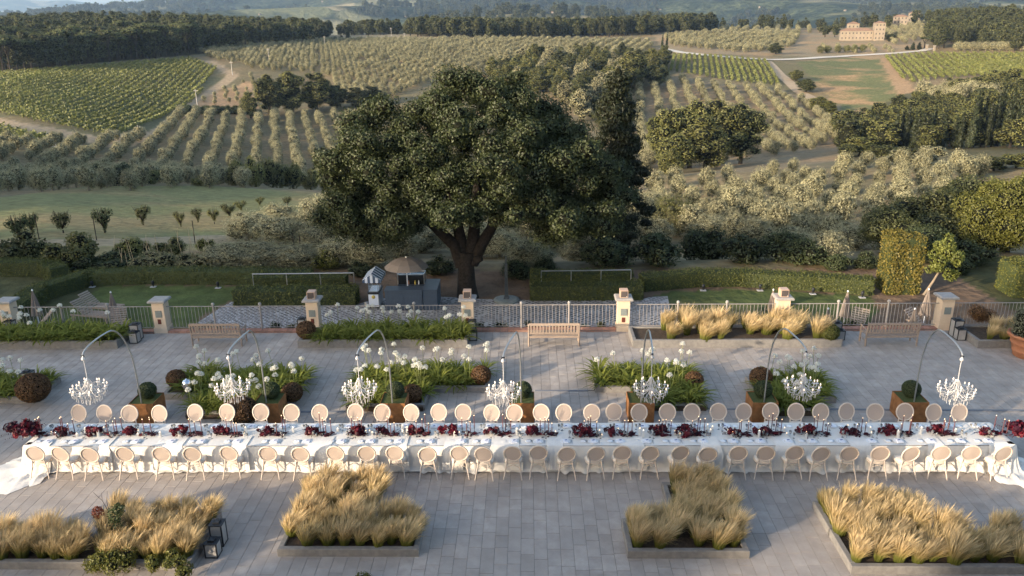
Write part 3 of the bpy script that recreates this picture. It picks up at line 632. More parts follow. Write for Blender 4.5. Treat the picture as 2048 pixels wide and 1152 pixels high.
GR = [grass_mesh(i, 560, (.66, .74, .70, .6, .78, .68)[i], (.10, .12, .09, .11, .10, .13)[i], (.10 + .03 * (i % 3), .03)) for i in range(6)]
def grass_bed(rects, label, group, step=.36, dens=1.0, z=.14, seed=1, sc=1.0):
    rng = random.Random(seed); where = label[label.index(' clump') + 6:]
    for ri, r in enumerate(rects):
        nx = max(1, int((r[1] - r[0] - .25) / step)); ny = max(1, int((r[3] - r[2] - .2) / step))
        for i in range(nx + 1):
            for j in range(ny + 1):
                if rng.random() > dens: continue
                x = r[0] + .24 + (r[1] - r[0] - .48) * i / nx + rng.uniform(-.09, .09); y = r[2] + .24 + (r[3] - r[2] - .44) * j / ny + rng.uniform(-.09, .09)
                px, _ = projn(np.array([x, y, .3]))
                if not -60 < px < 2110: continue
                O('feather_grass', rng.choice(GR), None, (x, y, z), rng.uniform(-.5, .5), (rng.uniform(.8, 1.15) * sc * .95, ) * 2 + (rng.uniform(.74, 1.08) * sc * .93, ), '%s grass clump from left, %s %srow,%s' % (ORD[i], ORD[j], 'rear ' if ri else '', where), 'grass clump', group)
grass_bed(FRONT[0:2], 'blond feather grass clump in the near left corner planter', 'grass in the near left planter', .42, .9, seed=1)
grass_bed(FRONT[2:4], 'blond feather grass clump in the L-shaped planter left of centre', 'grass in the left centre planter', .42, .95, seed=2)
grass_bed(FRONT[4:6], 'blond feather grass clump in the L-shaped planter right of centre', 'grass in the right centre planter', .42, .95, seed=3)
grass_bed(FRONT[6:8], 'blond feather grass clump in the near right corner planter', 'grass in the near right planter', .43, .92, seed=4)
grass_bed([(3.85, 11.0, 27.5, 29.0)], 'sunlit blond grass clump in the long bed under the railing', 'grass under the railing', .62, .62, .22, seed=5, sc=1.28)
grass_bed([(16.7, 19.4, 27.4, 28.5)], 'blond grass clump in the bed beside the terracotta pot', 'grass beside the terracotta pot', .5, .9, .22, seed=6, sc=1.0)

def agap_mesh(seed, n=62, L=.72):
    rng = np.random.default_rng(seed); th = rng.uniform(0, 2 * math.pi, n); ln = L * rng.uniform(.55, 1.1, n); el = rng.uniform(.55, 1.35, n)
    d = np.stack([np.cos(th), np.sin(th)], 1); side = np.stack([-np.sin(th), np.cos(th), np.zeros(n)], 1); base = d * .06 * rng.uniform(0, 1.6, (n, 1)); w = rng.uniform(.016, .026, n); V = []
    for i, k in enumerate((0, .3, .6, .85, 1)):
        xy = base + d * (ln * (np.cos(el) * k + .28 * k ** 2.6))[:, None]; z = ln * (np.sin(el) * k - .42 * k ** 2.6)
        p = np.concatenate([xy, z[:, None]], 1); ww = (w * (.7, 1, 1, .7, .1)[i])[:, None]; V += [p - side * ww, p + side * ww]
    V = np.stack(V, 1).reshape(-1, 3); o = np.arange(n) * 10
    Q = np.concatenate([np.stack([o + 2 * i, o + 2 * i + 1, o + 2 * i + 3, o + 2 * i + 2], 1) for i in range(4)]); return mesh_np('leaves', V, Q, None, ['b_agap'])
AG = [agap_mesh(i) for i in range(5)]
def umbel(seed):
    rng = np.random.default_rng(seed); d = unit(rng, 70); d[:, 2] = np.abs(d[:, 2]) * 1.1 - .35; d /= np.linalg.norm(d, axis=1, keepdims=True)
    P = []; N = []
    for q in d:
        for k in range(3): P.append(q * rng.uniform(.062, .092) + rng.normal(size=3) * .008); N.append(q + rng.normal(size=3) * .7)
    N = np.array(N); N /= np.linalg.norm(N, axis=1, keepdims=True); V, Q = diamonds(np.array(P), N, rng.uniform(.026, .042, len(P)), rng, .7); return mesh_np('flower_head', V, Q, None, ['petal_white'])
UM = [umbel(i) for i in range(4)]
stemm = MB().tube([(0, 0, 0), (0, 0, 1)], .007, 5).mesh('flower_stem', 'b_stem')
def agap_bed(rects, where, group, heads, step=.5, z=.12, seed=1, skip=()):
    rng = random.Random(seed); spots = []
    for r in rects:
        nx = max(1, round((r[1] - r[0] - .4) / step)); ny = max(1, round((r[3] - r[2] - .4) / step))
        for i in range(nx + 1):
            for j in range(ny + 1):
                x = r[0] + .28 + (r[1] - r[0] - .56) * i / nx + rng.uniform(-.1, .1); y = r[2] + .28 + (r[3] - r[2] - .56) * j / ny + rng.uniform(-.1, .1)
                if any(math.hypot(x - a, y - b) < c for a, b, c in skip): continue
                px, _ = projn(np.array([x, y, .3]))
                if -60 < px < 2110: spots.append((x, y, '%s from left, %s %srow, ' % (ORD[i], ORD[j], 'front ' if r is not rects[0] else '')))
    ts = []
    for x, y, pl in spots:
        s = rng.uniform(.85, 1.2); t = thing('agapanthus', 'green agapanthus, ' + pl + where, 'plant', (x, y, z), rng.uniform(0, 6), group); ts.append(t); O('leaves', rng.choice(AG), t, sc=s)
    flowered = {}
    for k in range(heads):
        i = rng.randrange(len(ts)); t = ts[i]; flowered[i] = 1; h = rng.uniform(.72, 1.08); a = rng.uniform(-.2, .2); b = rng.uniform(-.2, .2); dx, dy = rng.uniform(-.12, .12), rng.uniform(-.12, .12)
        s = O('flower_stem', stemm, t, (dx, dy, .05), 0, (1, 1, h), rot=(a, b, 0)); O('flower_head', rng.choice(UM), s, (0, 0, 1.0), rng.uniform(0, 6), (1, 1, 1 / h) if True else None)
    for i in flowered: ts[i]['label'] = 'white-flowering agapanthus, ' + spots[i][2] + where
def at3(px, py, z): return (*gp(px, py, z), z)
BALLS = {}
def ball(px, py, d, label, mat='l_brown', z=.15, name='round_bush', flat=.92):
    r = d / 2; x, y = gp(px, py, z + r * .9)
    rng = np.random.default_rng(int(px)); me = crown_mesh('foliage', mat, rng, [(0, 0, r * flat, r, r, r * flat)], int(5200 * (d / .8) ** 2), .045, spread=(.93, 1.04), nj=.9, core=.93)
    t = thing(name, label, 'bush', (x, y, z), 0, 'clipped round bushes'); O('foliage', me, t); return (x, y, r + .12)
k1 = ball(66, 776, 1.0, 'brown clipped bush in the left edge planter'); k2 = ball(352, 757, .62, 'brown ball half hidden at the back left of the agapanthus bed')
k3 = ball(482, 822, .95, 'large brown bush behind the chairs, under the second chandelier'); k4 = ball(584, 785, .66, 'brown ball at the right end of the second agapanthus bed')
k5 = ball(824, 787, .62, 'brown ball right of the third rusty box'); k6 = ball(962, 750, .66, 'brown ball at the end of the agapanthus bed left of centre')
k7 = ball(1388, 760, .6, 'brown ball at the back of the planter right of centre'); k8 = ball(1522, 755, .72, 'rust-brown ball behind the sixth rusty box')
k9 = ball(612, 660, .72, 'brown ball at the left end of the bed behind', z=.22); k10 = ball(1660, 664, .68, 'bright green clipped ball at the end of the grass bed', 'l_hedge', z=.22)
agap_bed([MID[0]], 'in the left edge planter', 'agapanthus at the left edge', 9, seed=1, skip=(k1,))
agap_bed([MID[1], MID[2]], 'in the bed under the second chandelier', 'agapanthus in the second bed', 40, seed=2, skip=(k2, k3, k4))
agap_bed([MID[3], MID[4]], 'in the bed under the third chandelier', 'agapanthus in the third bed', 36, seed=3, skip=(k5, k6))
agap_bed([MID[5], MID[6]], 'in the bed under the fifth chandelier', 'agapanthus in the fourth bed', 14, seed=4, skip=(k7,))
agap_bed([MID[7], MID[8]], 'in the bed under the sixth chandelier', 'agapanthus in the fifth bed', 20, seed=5, skip=(k8,))
agap_bed([BACK[0]], 'in the long bed at far left', 'agapanthus in the far left bed', 26, .5, .22, 6)
agap_bed([(-8.1, -2.33, 27.6, 29.0)], 'in the long bed behind the third chandelier', 'agapanthus in the far middle bed', 24, .5, .22, 7, (k9,))
def scrub(px, py, z, lobes, n, size, mat, label, name='shrub', cat='shrub', trunk=None, **kw):
    x, y = gp(px, py, z); rng = np.random.default_rng(int(px * 7 + py)); t = thing(name, label, cat, (x, y, z)); O('foliage', crown_mesh('foliage', mat, rng, lobes, n, size, **kw), t); return t
rg = np.random.default_rng(9)
scrub(230, 1125, .14, shell_lobes(rg, 9, .9, .5, .28, (0, 0, .15), (.13, .24), -.2), 2600, .05, 'l_laurel', 'leafy green creeper spilling over the near left grass planter', core=.5, nj=1.2)
scrub(345, 1140, .14, shell_lobes(rg, 8, .7, .4, .25, (0, 0, .12), (.12, .2), -.2), 2000, .05, 'l_laurel', 'low leafy creeper at the corner of the near left planter', core=.5, nj=1.2)
s_ = scrub(240, 1085, .14, [(0, 0, .75, .16, .14, .22), (.12, 0, .9, .14, .12, .16), (-.02, 0, .5, .16, .14, .2)], 900, .05, 'l_box', 'tall dark leafy sprig rising from the near left grass', 'sprig', 'sapling', core=0, nj=1.3)
MB().tube([(0, 0, 0), (-.05, 0, .6), (-.25, .05, 1.1), (-.42, .05, 1.32)], [.012, .009, .006, .003], 5).tube([(-.1, 0, .75), (-.12, 0, 1.1), (-.06, 0, 1.38)], [.007, .005, .003], 5).tube([(-.25, .05, 1.1), (-.2, 0, 1.35)], [.005, .002], 5).build('bare_twig', 'bark', s_)
scrub(205, 1070, .14, [(0, 0, .62, .14, .1, .16)], 420, .045, 'l_autumn', 'dark red leaved twig beside the green sprig, near left', 'sprig', 'sapling', core=0, nj=1.3)
scrub(1955, 655, .22, shell_lobes(rg, 6, .8, .4, .3, (0, 0, .4), (.25, .35), -.3), 3500, .05, 'l_brown', 'brownish low shrub behind the grass near the terracotta pot')
scrub(727, 1166, 0, [(0, 0, .12, .2, .16, .14), (.1, 0, .08, .12, .1, .1)], 500, .05, 'l_laurel', 'yellow-green leafy tip at the bottom edge below the left centre planter', core=.5, nj=1.1)

# ------------------------------------------------------------------ the long table
TX0, TX1, TYa, TYb, TZ = -13.8, 12.9, 18.98, 20.24, .75
def table():
    t = thing('banquet_table', 'very long banquet table under white cloth across the terrace', 'table', ((TX0 + TX1) / 2, (TYa + TYb) / 2, 0)); cx, cy_ = (TX0 + TX1) / 2, (TYa + TYb) / 2
    MB().box(TX0 - cx, TX1 - cx, TYa - cy_, TYb - cy_, TZ - .04, TZ - .002).build('tabletop', 'teak', t)
    for k in range(12):
        for y in (-.45, .45): MB().box(-.03, .03, -.03, .03, 0, TZ - .04).build('leg', 'teak', t, (TX0 - cx + .4 + k * (TX1 - TX0 - .8) / 11, y, 0))
    rng = np.random.default_rng(2)
    # cloth: a top with faint wrinkles, and a skirt whose folds open towards the floor
    L, Wd = TX1 - TX0, TYb - TYa; per = []; ds = .045
    e = .012
    def side(ax, ay, bx, by, nx, ny):
        n = int(math.hypot(bx - ax, by - ay) / ds)
        for i in range(n): per.append((ax + (bx - ax) * i / n, ay + (by - ay) * i / n, nx, ny))
    c = .06
    def corner(ox, oy, a0):
        for i in range(5): a = a0 + (math.pi / 2) * i / 5; per.append((ox + c * math.cos(a), oy + c * math.sin(a), math.cos(a), math.sin(a)))
    x0, x1, y0, y1 = TX0 - e, TX1 + e, TYa - e, TYb + e
    side(x0 + c, y0, x1 - c, y0, 0, -1); corner(x1 - c, y0 + c, -math.pi / 2); side(x1, y0 + c, x1, y1 - c, 1, 0); corner(x1 - c, y1 - c, 0)
    side(x1 - c, y1, x0 + c, y1, 0, 1); corner(x0 + c, y1 - c, math.pi / 2); side(x0, y1 - c, x0, y0 + c, -1, 0); corner(x0 + c, y0 + c, math.pi)
    per = np.array(per); n = len(per); s = np.arange(n) * ds
    fold = np.zeros(n)
    for k in range(26): fold += np.sin(s * 2 * math.pi / rng.uniform(.16, .9) + rng.uniform(0, 6)) * rng.uniform(.3, 1)
    fold = fold / 4.2; gate = .35 + .65 * np.clip(np.sin(s * 1.7 + 1) + np.sin(s * .63) * .8 + .3, 0, 1); fold *= gate
    rows = [(0, 0), (.03, .012), (.2, .03), (.4, .05), (.6, .075), (.72, .10)]
    V = []
    for dz, fl in rows:
        k = dz / .72; off = fl * .5 + .05 * k * fold + .012
        V.append(np.stack([per[:, 0] + per[:, 2] * off, per[:, 1] + per[:, 3] * off, np.full(n, TZ + .012) - dz - (.006 if dz == 0 else 0) + k * .012 * np.sin(s * 3.1)], 1))
    V.append(V[-1] + np.concatenate([per[:, 2:4] * (.05 + .06 * np.abs(fold))[:, None], np.full((n, 1), -.012)], 1)); V[-1][:, 2] = np.maximum(V[-1][:, 2], .006)
    m = len(V); VV = np.concatenate(V); i = np.arange(n); Q = np.concatenate([np.stack([r * n + i, r * n + (i + 1) % n, (r + 1) * n + (i + 1) % n, (r + 1) * n + i], 1)[:, ::-1] for r in range(m - 1)])
    nx, ny = 420, 14; gx = np.linspace(x0 + .01, x1 - .01, nx); gy = np.linspace(y0 + .01, y1 - .01, ny); GX, GY = np.meshgrid(gx, gy, indexing='ij')
    wr = np.sin(GX * 7.3 + np.sin(GY * 3) * 2) * .0016 + np.sin(GX * 3.1 + GY * 5) * .0016
    GZ = TZ + .012 + wr; o = len(VV); VV = np.concatenate([VV, np.stack([GX, GY, GZ], -1).reshape(-1, 3)]); ii = o + np.arange(nx - 1)[:, None] * ny + np.arange(ny - 1)[None]
    Q = np.concatenate([Q, np.stack([ii, ii + ny, ii + ny + 1, ii + 1], -1).reshape(-1, 4)])
    O('tablecloth', mesh_np('tablecloth', VV, Q, None, ['cloth'], smooth=True), label='white floor-length cloth draped over the long banquet table', cat='tablecloth')
    # gauze overlays laid crosswise, and long trains at both ends
    rr = random.Random(8)
    def gauze(x, w, label, front=.5):
        nxg = 18; ys = [(TYa - .02 - front * .16, TZ - .66), (TYa - .06, TZ - .4), (TYa - .045, TZ - .2), (TYa - .03, TZ + .006), (TYa + .02, TZ + .026), (TYa + .3, TZ + .024), (TYa + .5, TZ + .022)]
        V = []
        for i in range(nxg + 1):
            for j, (y, z) in enumerate(ys):
                f = math.sin(i * 1.9 + x) * .018 * (1.6 if j < 3 else .35); V.append((x + (i / nxg - .5) * w * (1 + (.3 if j < 3 else 0)), y - abs(f) * (j < 4) * 1.0 - (.03 if j < 3 else 0), z + (abs(f) if j > 3 else 0)))
        k = len(ys); Q = [(i * k + j, (i + 1) * k + j, (i + 1) * k + j + 1, i * k + j + 1) for i in range(nxg) for j in range(k - 1)]
        O('gauze_overlay', mesh_np('gauze_overlay', V, Q, None, ['gauze'], smooth=True), label=label, cat='fabric', group='gauze laid over the table edge')
    for k, px in enumerate((205, 340, 480, 640, 800, 905, 1010, 1110, 1265, 1420, 1570, 1720, 1870)):
        gauze(gp(px, 890, TZ)[0], rr.uniform(.35, .75), ORD[k] + ' gauze fold from the left hanging over the near table edge')
    for sgn, X, lab, ext in ((-1, TX0, 'long white train of cloth trailing on the paving at the left table end', 1.0), (1, TX1, 'long white train of cloth falling from the right table end', .75)):
        path = [(X, TYb - .03 - k * .05, sgn, 0) for k in range(24)] + [(X, TYa + .01, sgn * math.cos(a), -math.sin(a)) for a in [math.pi / 2 * k / 9 for k in range(1, 9)]] + [(X - sgn * .05 * k, TYa + .01, 0, -1) for k in range(1, 15)]
        rgx = np.random.default_rng(3 + sgn); n = len(path); V = []; prof = [(-.16, 1, 0), (-.02, 1, 0), (.035, .97, 0), (.06, .8, .2), (.10, .5, .5), (.16, .25, .8), (.24, .08, 1), (.45, .03, 1), (.65, .06, 1), (.85, .025, 1), (1.0, .012, 1)]
        ph = rgx.uniform(0, 6, 6)
        for i, (x, y, nx_, ny_) in enumerate(path):
            s_ = i * .05; f = math.sin(s_ * 21 + ph[0]) * .6 + math.sin(s_ * 37 + ph[1]) * .4; f2 = math.sin(s_ * 13 + ph[2]); u = i / (n - 1); e_ = (.35 + .65 * math.exp(-((u - .62) / .28) ** 2)) * ext * (1 + .12 * f2)
            for j, (d, z, fw) in enumerate(prof):
                dd = d if d <= .24 else .24 + (d - .24) / .76 * e_
                dd += fw * .045 * f; zz = (TZ + .03) * z if d <= .24 else z + .075 * max(0, math.sin(s_ * 17 + dd * 9 + ph[3])) * (1 - d) * 1.6 + .03 * max(0, f) * (1 - d)
                V.append((x + nx_ * dd + ny_ * .04 * f2 * fw * d, y + ny_ * dd + nx_ * .04 * f2 * fw * d, max(.008, zz + (.004 if d < 0 else 0))))
        k = len(prof); Q = [(i * k + j, (i + 1) * k + j, (i + 1) * k + j + 1, i * k + j + 1) for i in range(n - 1) for j in range(k - 1)]
        O('cloth_train', mesh_np('cloth_train', V, Q, None, ['gauze'], smooth=True), label=lab, cat='fabric')
table()

# ------------------------------------------------------------------ chairs
def chair_meshes():
    M = {}
    def bk(s, z): return -.19 - s * 0 - (z - .46) * .22                    # y of the leaning back at height z
    zc, ra, rb = .735, .222, .235
    ring = [(ra * math.cos(a), bk(0, zc + rb * math.sin(a)), zc + rb * math.sin(a)) for a in [2 * math.pi * k / 20 for k in range(20)]]
    M['back_frame'] = MB().tube(ring, .021, 6, closed=True).mesh('back_frame', 'chairwood')
    b = MB(); vs = [(0, bk(0, zc) - .006, zc)] + [(ra * .97 * math.cos(a), bk(0, zc + rb * .97 * math.sin(a)), zc + rb * .97 * math.sin(a)) for a in [2 * math.pi * k / 20 for k in range(20)]]
    vs2 = [(x, y + .008, z) for x, y, z in vs]; b.add(vs, [(0, 1 + (k + 1) % 20, 1 + k) for k in range(20)], 0, True).add(vs2, [(0, 1 + k, 1 + (k + 1) % 20) for k in range(20)], 0, True); M['cane_panel'] = b.mesh('cane_panel', 'cane')
    def seat(r, z0, z1, bev, mat, nm):
        pr = []; n = 20
        for (rr, z) in ((r - bev * .3, z0), (r, z0 + bev * .5), (r, z1 - bev), (r - bev, z1), (r * .5, z1 + .012), (0, z1 + .014)):
            pr.append([(rr * (1 if abs(math.cos(a)) > 2 else 1.0) * math.copysign(abs(math.cos(a)) ** .75, math.cos(a)), rr * .94 * math.copysign(abs(math.sin(a)) ** .75, math.sin(a)) + .015, z) for a in [2 * math.pi * k / n for k in range(n)]])
        q = MB(); q.add([v for p in pr for v in p], [(i * n + j, i * n + (j + 1) % n, (i + 1) * n + (j + 1) % n, (i + 1) * n + j) for i in range(len(pr) - 1) for j in range(n)], 0, True); return q.mesh(nm, mat)
    M['seat_frame'] = seat(.232, .405, .445, .006, 'chairwood', 'seat_frame'); M['seat_cushion'] = seat(.222, .446, .492, .02, 'linen', 'seat_cushion')
    for s in (-1, 1):
        M['rear%d' % s] = MB().tube([(s * .235, -.30, 0), (s * .205, -.235, .18), (s * .165, -.19, .40), (s * .15, -.195, .48), (s * .15, bk(0, .55) + .002, .56)], [.013, .016, .019, .019, .017], 6).mesh('leg', 'chairwood')
        M['front%d' % s] = MB().tube([(s * .19, .215, 0), (s * .18, .2, .2), (s * .17, .19, .41)], [.012, .016, .02], 6).mesh('leg', 'chairwood')
    M['rear_arch'] = MB().tube([(-.205, -.235, .18), (-.15, -.2, .31), (0, -.17, .365), (.15, -.2, .31), (.205, -.235, .18)], .010, 5).mesh('stretcher', 'chairwood')
    M['side_archL'] = MB().tube([(-.205, -.225, .18), (-.175, -.1, .33), (-.17, .0, .36), (-.175, .1, .33), (-.182, .205, .2)], .009, 5).mesh('stretcher', 'chairwood')
    M['side_archR'] = MB().tube([(.205, -.225, .18), (.175, -.1, .33), (.17, .0, .36), (.175, .1, .33), (.182, .205, .2)], .009, 5).mesh('stretcher', 'chairwood')
    return M
CM = chair_meshes()
def chair(x, y, rz, label, group):
    t = thing('dining_chair', label, 'chair', (x, y, .001), rz, group, 1.04)
    for nm, k in (('seat_cushion', 'seat_cushion'), ('seat_frame', 'seat_frame'), ('back_frame', 'back_frame'), ('cane_panel', 'cane_panel'), ('leg', 'rear-1'), ('leg', 'rear1'), ('leg', 'front-1'), ('leg', 'front1'), ('stretcher', 'rear_arch'), ('stretcher', 'side_archL'), ('stretcher', 'side_archR')): O(nm, CM[k], t)
NEAR = [57, 112, 171, 239.5, 314, 376, 451, 528.5, 595.7, 667, 728, 787, 851, 917, 968, 1026, 1077, 1133.7, 1191.5, 1247.7, 1303, 1363, 1421, 1484, 1541, 1598, 1648.6, 1709.4, 1773, 1830, 1898, 1960, 2018]
FARC = [140, 193, 248, 306, 377, 440.5, 512.5, 575.5, 633.7, 704, 760, 816, 873, 925.5, 980, 1029, 1082, 1131.6, 1186, 1232.5, 1282.7, 1339, 1389.7, 1444.4, 1499, 1552, 1603, 1654, 1710, 1762.6, 1824, 1885.7, 1938]
rc = random.Random(6)
SEATS = []
for i, px in enumerate(NEAR):
    x = gp(px, 918 + 3 * (px / 2048), .76)[0]; chair(x, 18.80 + rc.uniform(-.05, .04), rc.uniform(-.13, .13), ORD[i] + ' cane-back chair from the left on the near side of the table', 'chairs on the near side of the table'); SEATS.append((x, TYa + .2, 1, i))
for i, px in enumerate(FARC):
    x = gp(px, 834, .86)[0]; chair(x, 20.62 + rc.uniform(-.04, .05), math.pi + rc.uniform(-.14, .14), ORD[i] + ' cane-back chair from the left on the far side of the table', 'chairs on the far side of the table'); SEATS.append((x, TYb - .2, -1, i))
# ------------------------------------------------------------------ place settings
TT = TZ + .0145
plate = MB().lathe([(0, .004), (.08, .004), (.095, .009), (.135, .014), (.14, .018), (.136, .019), (.09, .013), (0, .011)], 20).mesh('dinner_plate', 'china')
splate = MB().lathe([(0, .004), (.05, .004), (.082, .012), (.084, .015), (.05, .010), (0, .010)], 16).mesh('bread_plate', 'china')
nap = MB().box(-.075, .075, -.10, .10, 0, .016, taper=.004).mesh('napkin', 'napkin'); card = MB().box(-.034, .034, -.02, .02, 0, .004).mesh('name_card', 'print')
knife = MB().box(-.008, .008, -.02, .10, 0, .004).box(-.006, .006, -.11, -.02, 0, .005).mesh('knife', 'silver')
fork = MB().box(-.005, .005, -.10, .03, 0, .004).box(-.011, .011, .03, .045, 0, .004).box(-.011, -.007, .045, .09, 0, .004).box(-.002, .002, .045, .09, 0, .004).box(.007, .011, .045, .09, 0, .004).mesh('fork', 'silver')
gl1 = MB().lathe([(.034, 0), (.034, .003), (.004, .008), (.004, .09), (.022, .105), (.036, .14), (.038, .165), (.031, .205), (.029, .205), (.035, .165), (.033, .142), (.018, .108), (0, .1)], 12).mesh('wine_glass', 'glass')
gl2 = MB().lathe([(.030, 0), (.030, .003), (.004, .008), (.004, .07), (.02, .085), (.031, .115), (.029, .16), (.027, .16), (.029, .115), (.016, .088), (0, .082)], 12).mesh('water_glass', 'glass')
for x, y, s, i in SEATS:
    w = '%s %s-side seat from the left' % (ORD[i], 'near' if s > 0 else 'far'); sd = 'near' if s > 0 else 'far'; r = rc.uniform(-.12, .12); rz = 0 if s > 0 else math.pi
    O('dinner_plate', plate, None, (x, y, TT), 0, None, 'white dinner plate at the ' + w, 'plate', sd + '-side dinner plates')
    n = O('napkin', nap, None, (x + .01 * s, y, TT + .02), rz + r, None, 'folded white napkin with blue print at the ' + w, 'napkin', sd + '-side napkins'); O('printed_motif', card, n, (.01, .03, .0165), .3)
    O('bread_plate', splate, None, (x - .27 * s, y + .02 * s, TT), 0, None, 'small bread plate at the ' + w, 'plate', sd + '-side bread plates')
    O('knife', knife, None, (x + .175 * s, y, TT + .001), rz + rc.uniform(-.1, .1), None, 'silver knife at the ' + w, 'knife', sd + '-side knives')
    O('fork', fork, None, (x - .165 * s, y, TT + .001), rz + rc.uniform(-.1, .1), None, 'silver fork at the ' + w, 'fork', sd + '-side forks')
    O('wine_glass', gl1, None, (x + .13 * s, y + .235 * s, TT), 0, None, 'stemmed wine glass at the ' + w, 'glass', sd + '-side wine glasses')
    O('water_glass', gl2, None, (x + .22 * s, y + .18 * s, TT), 0, None, 'shorter stemmed glass at the ' + w, 'glass', sd + '-side water glasses')
# ------------------------------------------------------------------ flowers and candles down the middle
YM = (TYa + TYb) / 2 - .02
def bouquet_mesh(seed, R, n, dark=.35, wild=0):
    rng = np.random.default_rng(seed); V = []; Q = []; qm = []; o = 0
    for k in range(n):
        d = unit(rng, 1)[0]; d[2] = abs(d[2]) * .9; c = d * R * rng.uniform(.35, 1.0) * np.array([1.25, .85, .8]) + np.array([0, 0, R * .35]); r = R * rng.uniform(.28, .46); m = 46
        dd = unit(rng, m); dd = dd + d * .5; dd /= np.linalg.norm(dd, axis=1, keepdims=True); p = c + dd * r * rng.uniform(.45, 1.0, m)[:, None]; nn = dd + rng.normal(size=(m, 3)) * .35; nn /= np.linalg.norm(nn, axis=1, keepdims=True)
        v, q = diamonds(p, nn, r * rng.uniform(.5, .95, m), rng, .8); V.append(v); Q.append(q + o); o += len(v); qm += [1 if rng.random() < dark else 0] * m
    for k in range(int(14 + 40 * wild)):
        d = unit(rng, 1)[0]; d[2] = abs(d[2]) * .7; m = 5; p = np.array([d * R * (1.0 + .12 * j * (1 + wild)) for j in range(m)]) + np.array([0, 0, R * .2]); p[:, 2] = np.maximum(p[:, 2], .02); v, q = diamonds(p, unit(rng, m), np.full(m, .045), rng, .6); V.append(v); Q.append(q + o); o += len(v); qm += [1] * m
    V = np.concatenate(V); V[:, 2] = np.maximum(V[:, 2], .003) if not wild else V[:, 2]
    return V, np.concatenate(Q), np.array(qm)
def bouquet(px, seed, R, n, label, dark=.35, wild=0, py=862, z=None):
    x = gp(px, py, TT + .1)[0]; V, Q, qm = bouquet_mesh(seed, R, n, dark, wild); t = thing('flower_arrangement', label, 'flowers', (x, YM + rc.uniform(-.05, .05), TT if z is None else z), 0, 'burgundy flowers on the table')
    O('red_blooms', mesh_np('red_blooms', V, Q[qm == 0], None, ['petal_red']), t)
    if (qm == 1).any(): O('dark_blooms', mesh_np('dark_blooms', V, Q[qm == 1], None, ['petal_dark']), t)
FL = [120, 187, 259, 360, 440, 531, 625, 713, 761, 827, 895, 986, 1062, 1164, 1225, 1316, 1372, 1463, 1527, 1615, 1694, 1781, 1875, 1969]
for k, px in enumerate(FL): bouquet(px, 20 + k, .205 + .03 * math.sin(k * 2.1), 15, ORD[k] + ' low burgundy flower bunch from the left along the table middle', .25 + .15 * math.sin(k * 1.7))
bouquet(50, 60, .34, 30, 'big burgundy flower mound spilling over the left table end', .3, .3, 862); bouquet(2040, 61, .32, 28, 'big burgundy flower mound on the right table end', .3, .3, 868)
CG = [74, 131, 225, 295, 386, 465, 561, 649, 712, 780, 846, 936, 1012, 1093, 1179, 1257, 1330, 1398, 1488, 1551, 1644, 1723, 1813, 1896, 2007]
hold = MB().lathe([(.032, 0), (.03, .006), (.008, .014), (.006, .05), (.012, .06), (.013, .085), (.0, .085)], 10).mesh('holder', 'blackmetal'); tap = MB().tube([(0, 0, 0), (0, 0, 1)], [.0125, .0095], 8).mesh('wax_stick', 'taper')
flm = MB().lathe([(0, 0), (.006, .008), (.007, .016), (.003, .03), (0, .036)], 6).mesh('flame', 'flame'); pil = MB().lathe([(.034, 0), (.034, .0), (.034, 1.0), (.02, .99), (0, .985)], 12).mesh('wax', 'wax')
nb = 0
for k, px in enumerate(CG):
    xc = gp(px, 862, TT + .15)[0]; n = 4 if k % 3 else 3
    for j in range(n):
        dx = (j - (n - 1) / 2) * .11 + rc.uniform(-.025, .025); dy = rc.uniform(-.14, .14); hh = rc.uniform(.24, .42); hz = rc.choice((1, 1, 1.6, 2.4))
        t = thing('taper_candle', '%s lit burgundy taper in the %s candle cluster from the left' % (ORD[j], ORD[k]), 'candle', (xc + dx, YM + dy, TT), 0, 'lit burgundy tapers'); O('holder', hold, t, sc=(1, 1, hz)); O('wax_stick', tap, t, (0, 0, .08 * hz), 0, (1, 1, hh)); O('flame', flm, t, (0, 0, .082 * hz + hh))
    V, Q, qm = bouquet_mesh(100 + k, .11, 9, .7); b = thing('flower_garland', ORD[k] + ' small dark blossom garland from the left, under tapers', 'flowers', (xc + rc.uniform(-.05, .05), YM - .05, TT), 0, 'dark blossoms under the tapers'); O('dark_blooms', mesh_np('dark_blooms', V * np.array([2.0, 1, .8]), Q, None, ['petal_dark', 'petal_red'], (1 - qm)), b)
    for j in range(3):
        x = xc + rc.choice((-1, 1)) * rc.uniform(.24, .48); h = rc.choice((.08, .11, .15, .2)); t = thing('pillar_candle', '%s white pillar candle beside the %s taper cluster' % (ORD[j], ORD[k]), 'candle', (x, YM + rc.uniform(-.2, .22), TT), 0, 'white pillar candles'); O('wax', pil, t, sc=(1.05, 1.05, h)); O('flame', flm, t, (0, 0, h * .985))
# ------------------------------------------------------------------ rusty boxes, topiary, arches, chandeliers
BX = [-11.87, -8.02, -4.16, -.24, 3.38, 7.08, 11.55]; BYf = 21.68; BW, BD, BH = .76, .8, .66
TIPX = [(165, 710), (456, 708), (714, 709), (1006, 714), (1305, 707), (1613, 702), (1925, 711)]; APEX = [(215, 664), (495, 664), (750, 663), (1030, 667), (1299, 663), (1575, 660), (1885, 663)]
rngb = np.random.default_rng(12); topm = crown_mesh('foliage', 'l_box', rngb, [(0, 0, .26, .27, .27, .26)], 5200, .032, spread=(.95, 1.03), nj=.9, core=.94)
arm = MB().tube([(.03, 0, .12), (.12, 0, .03), (.24, 0, -.04), (.36, 0, -.03), (.43, 0, .04), (.45, 0, .12)], [.012, .011, .010, .010, .010, .012], 6).lathe([(.008, 0), (.045, .012), (.05, .022), (.012, .018)], 10, (.45, 0, .115)).mesh('arm', 'acryl')
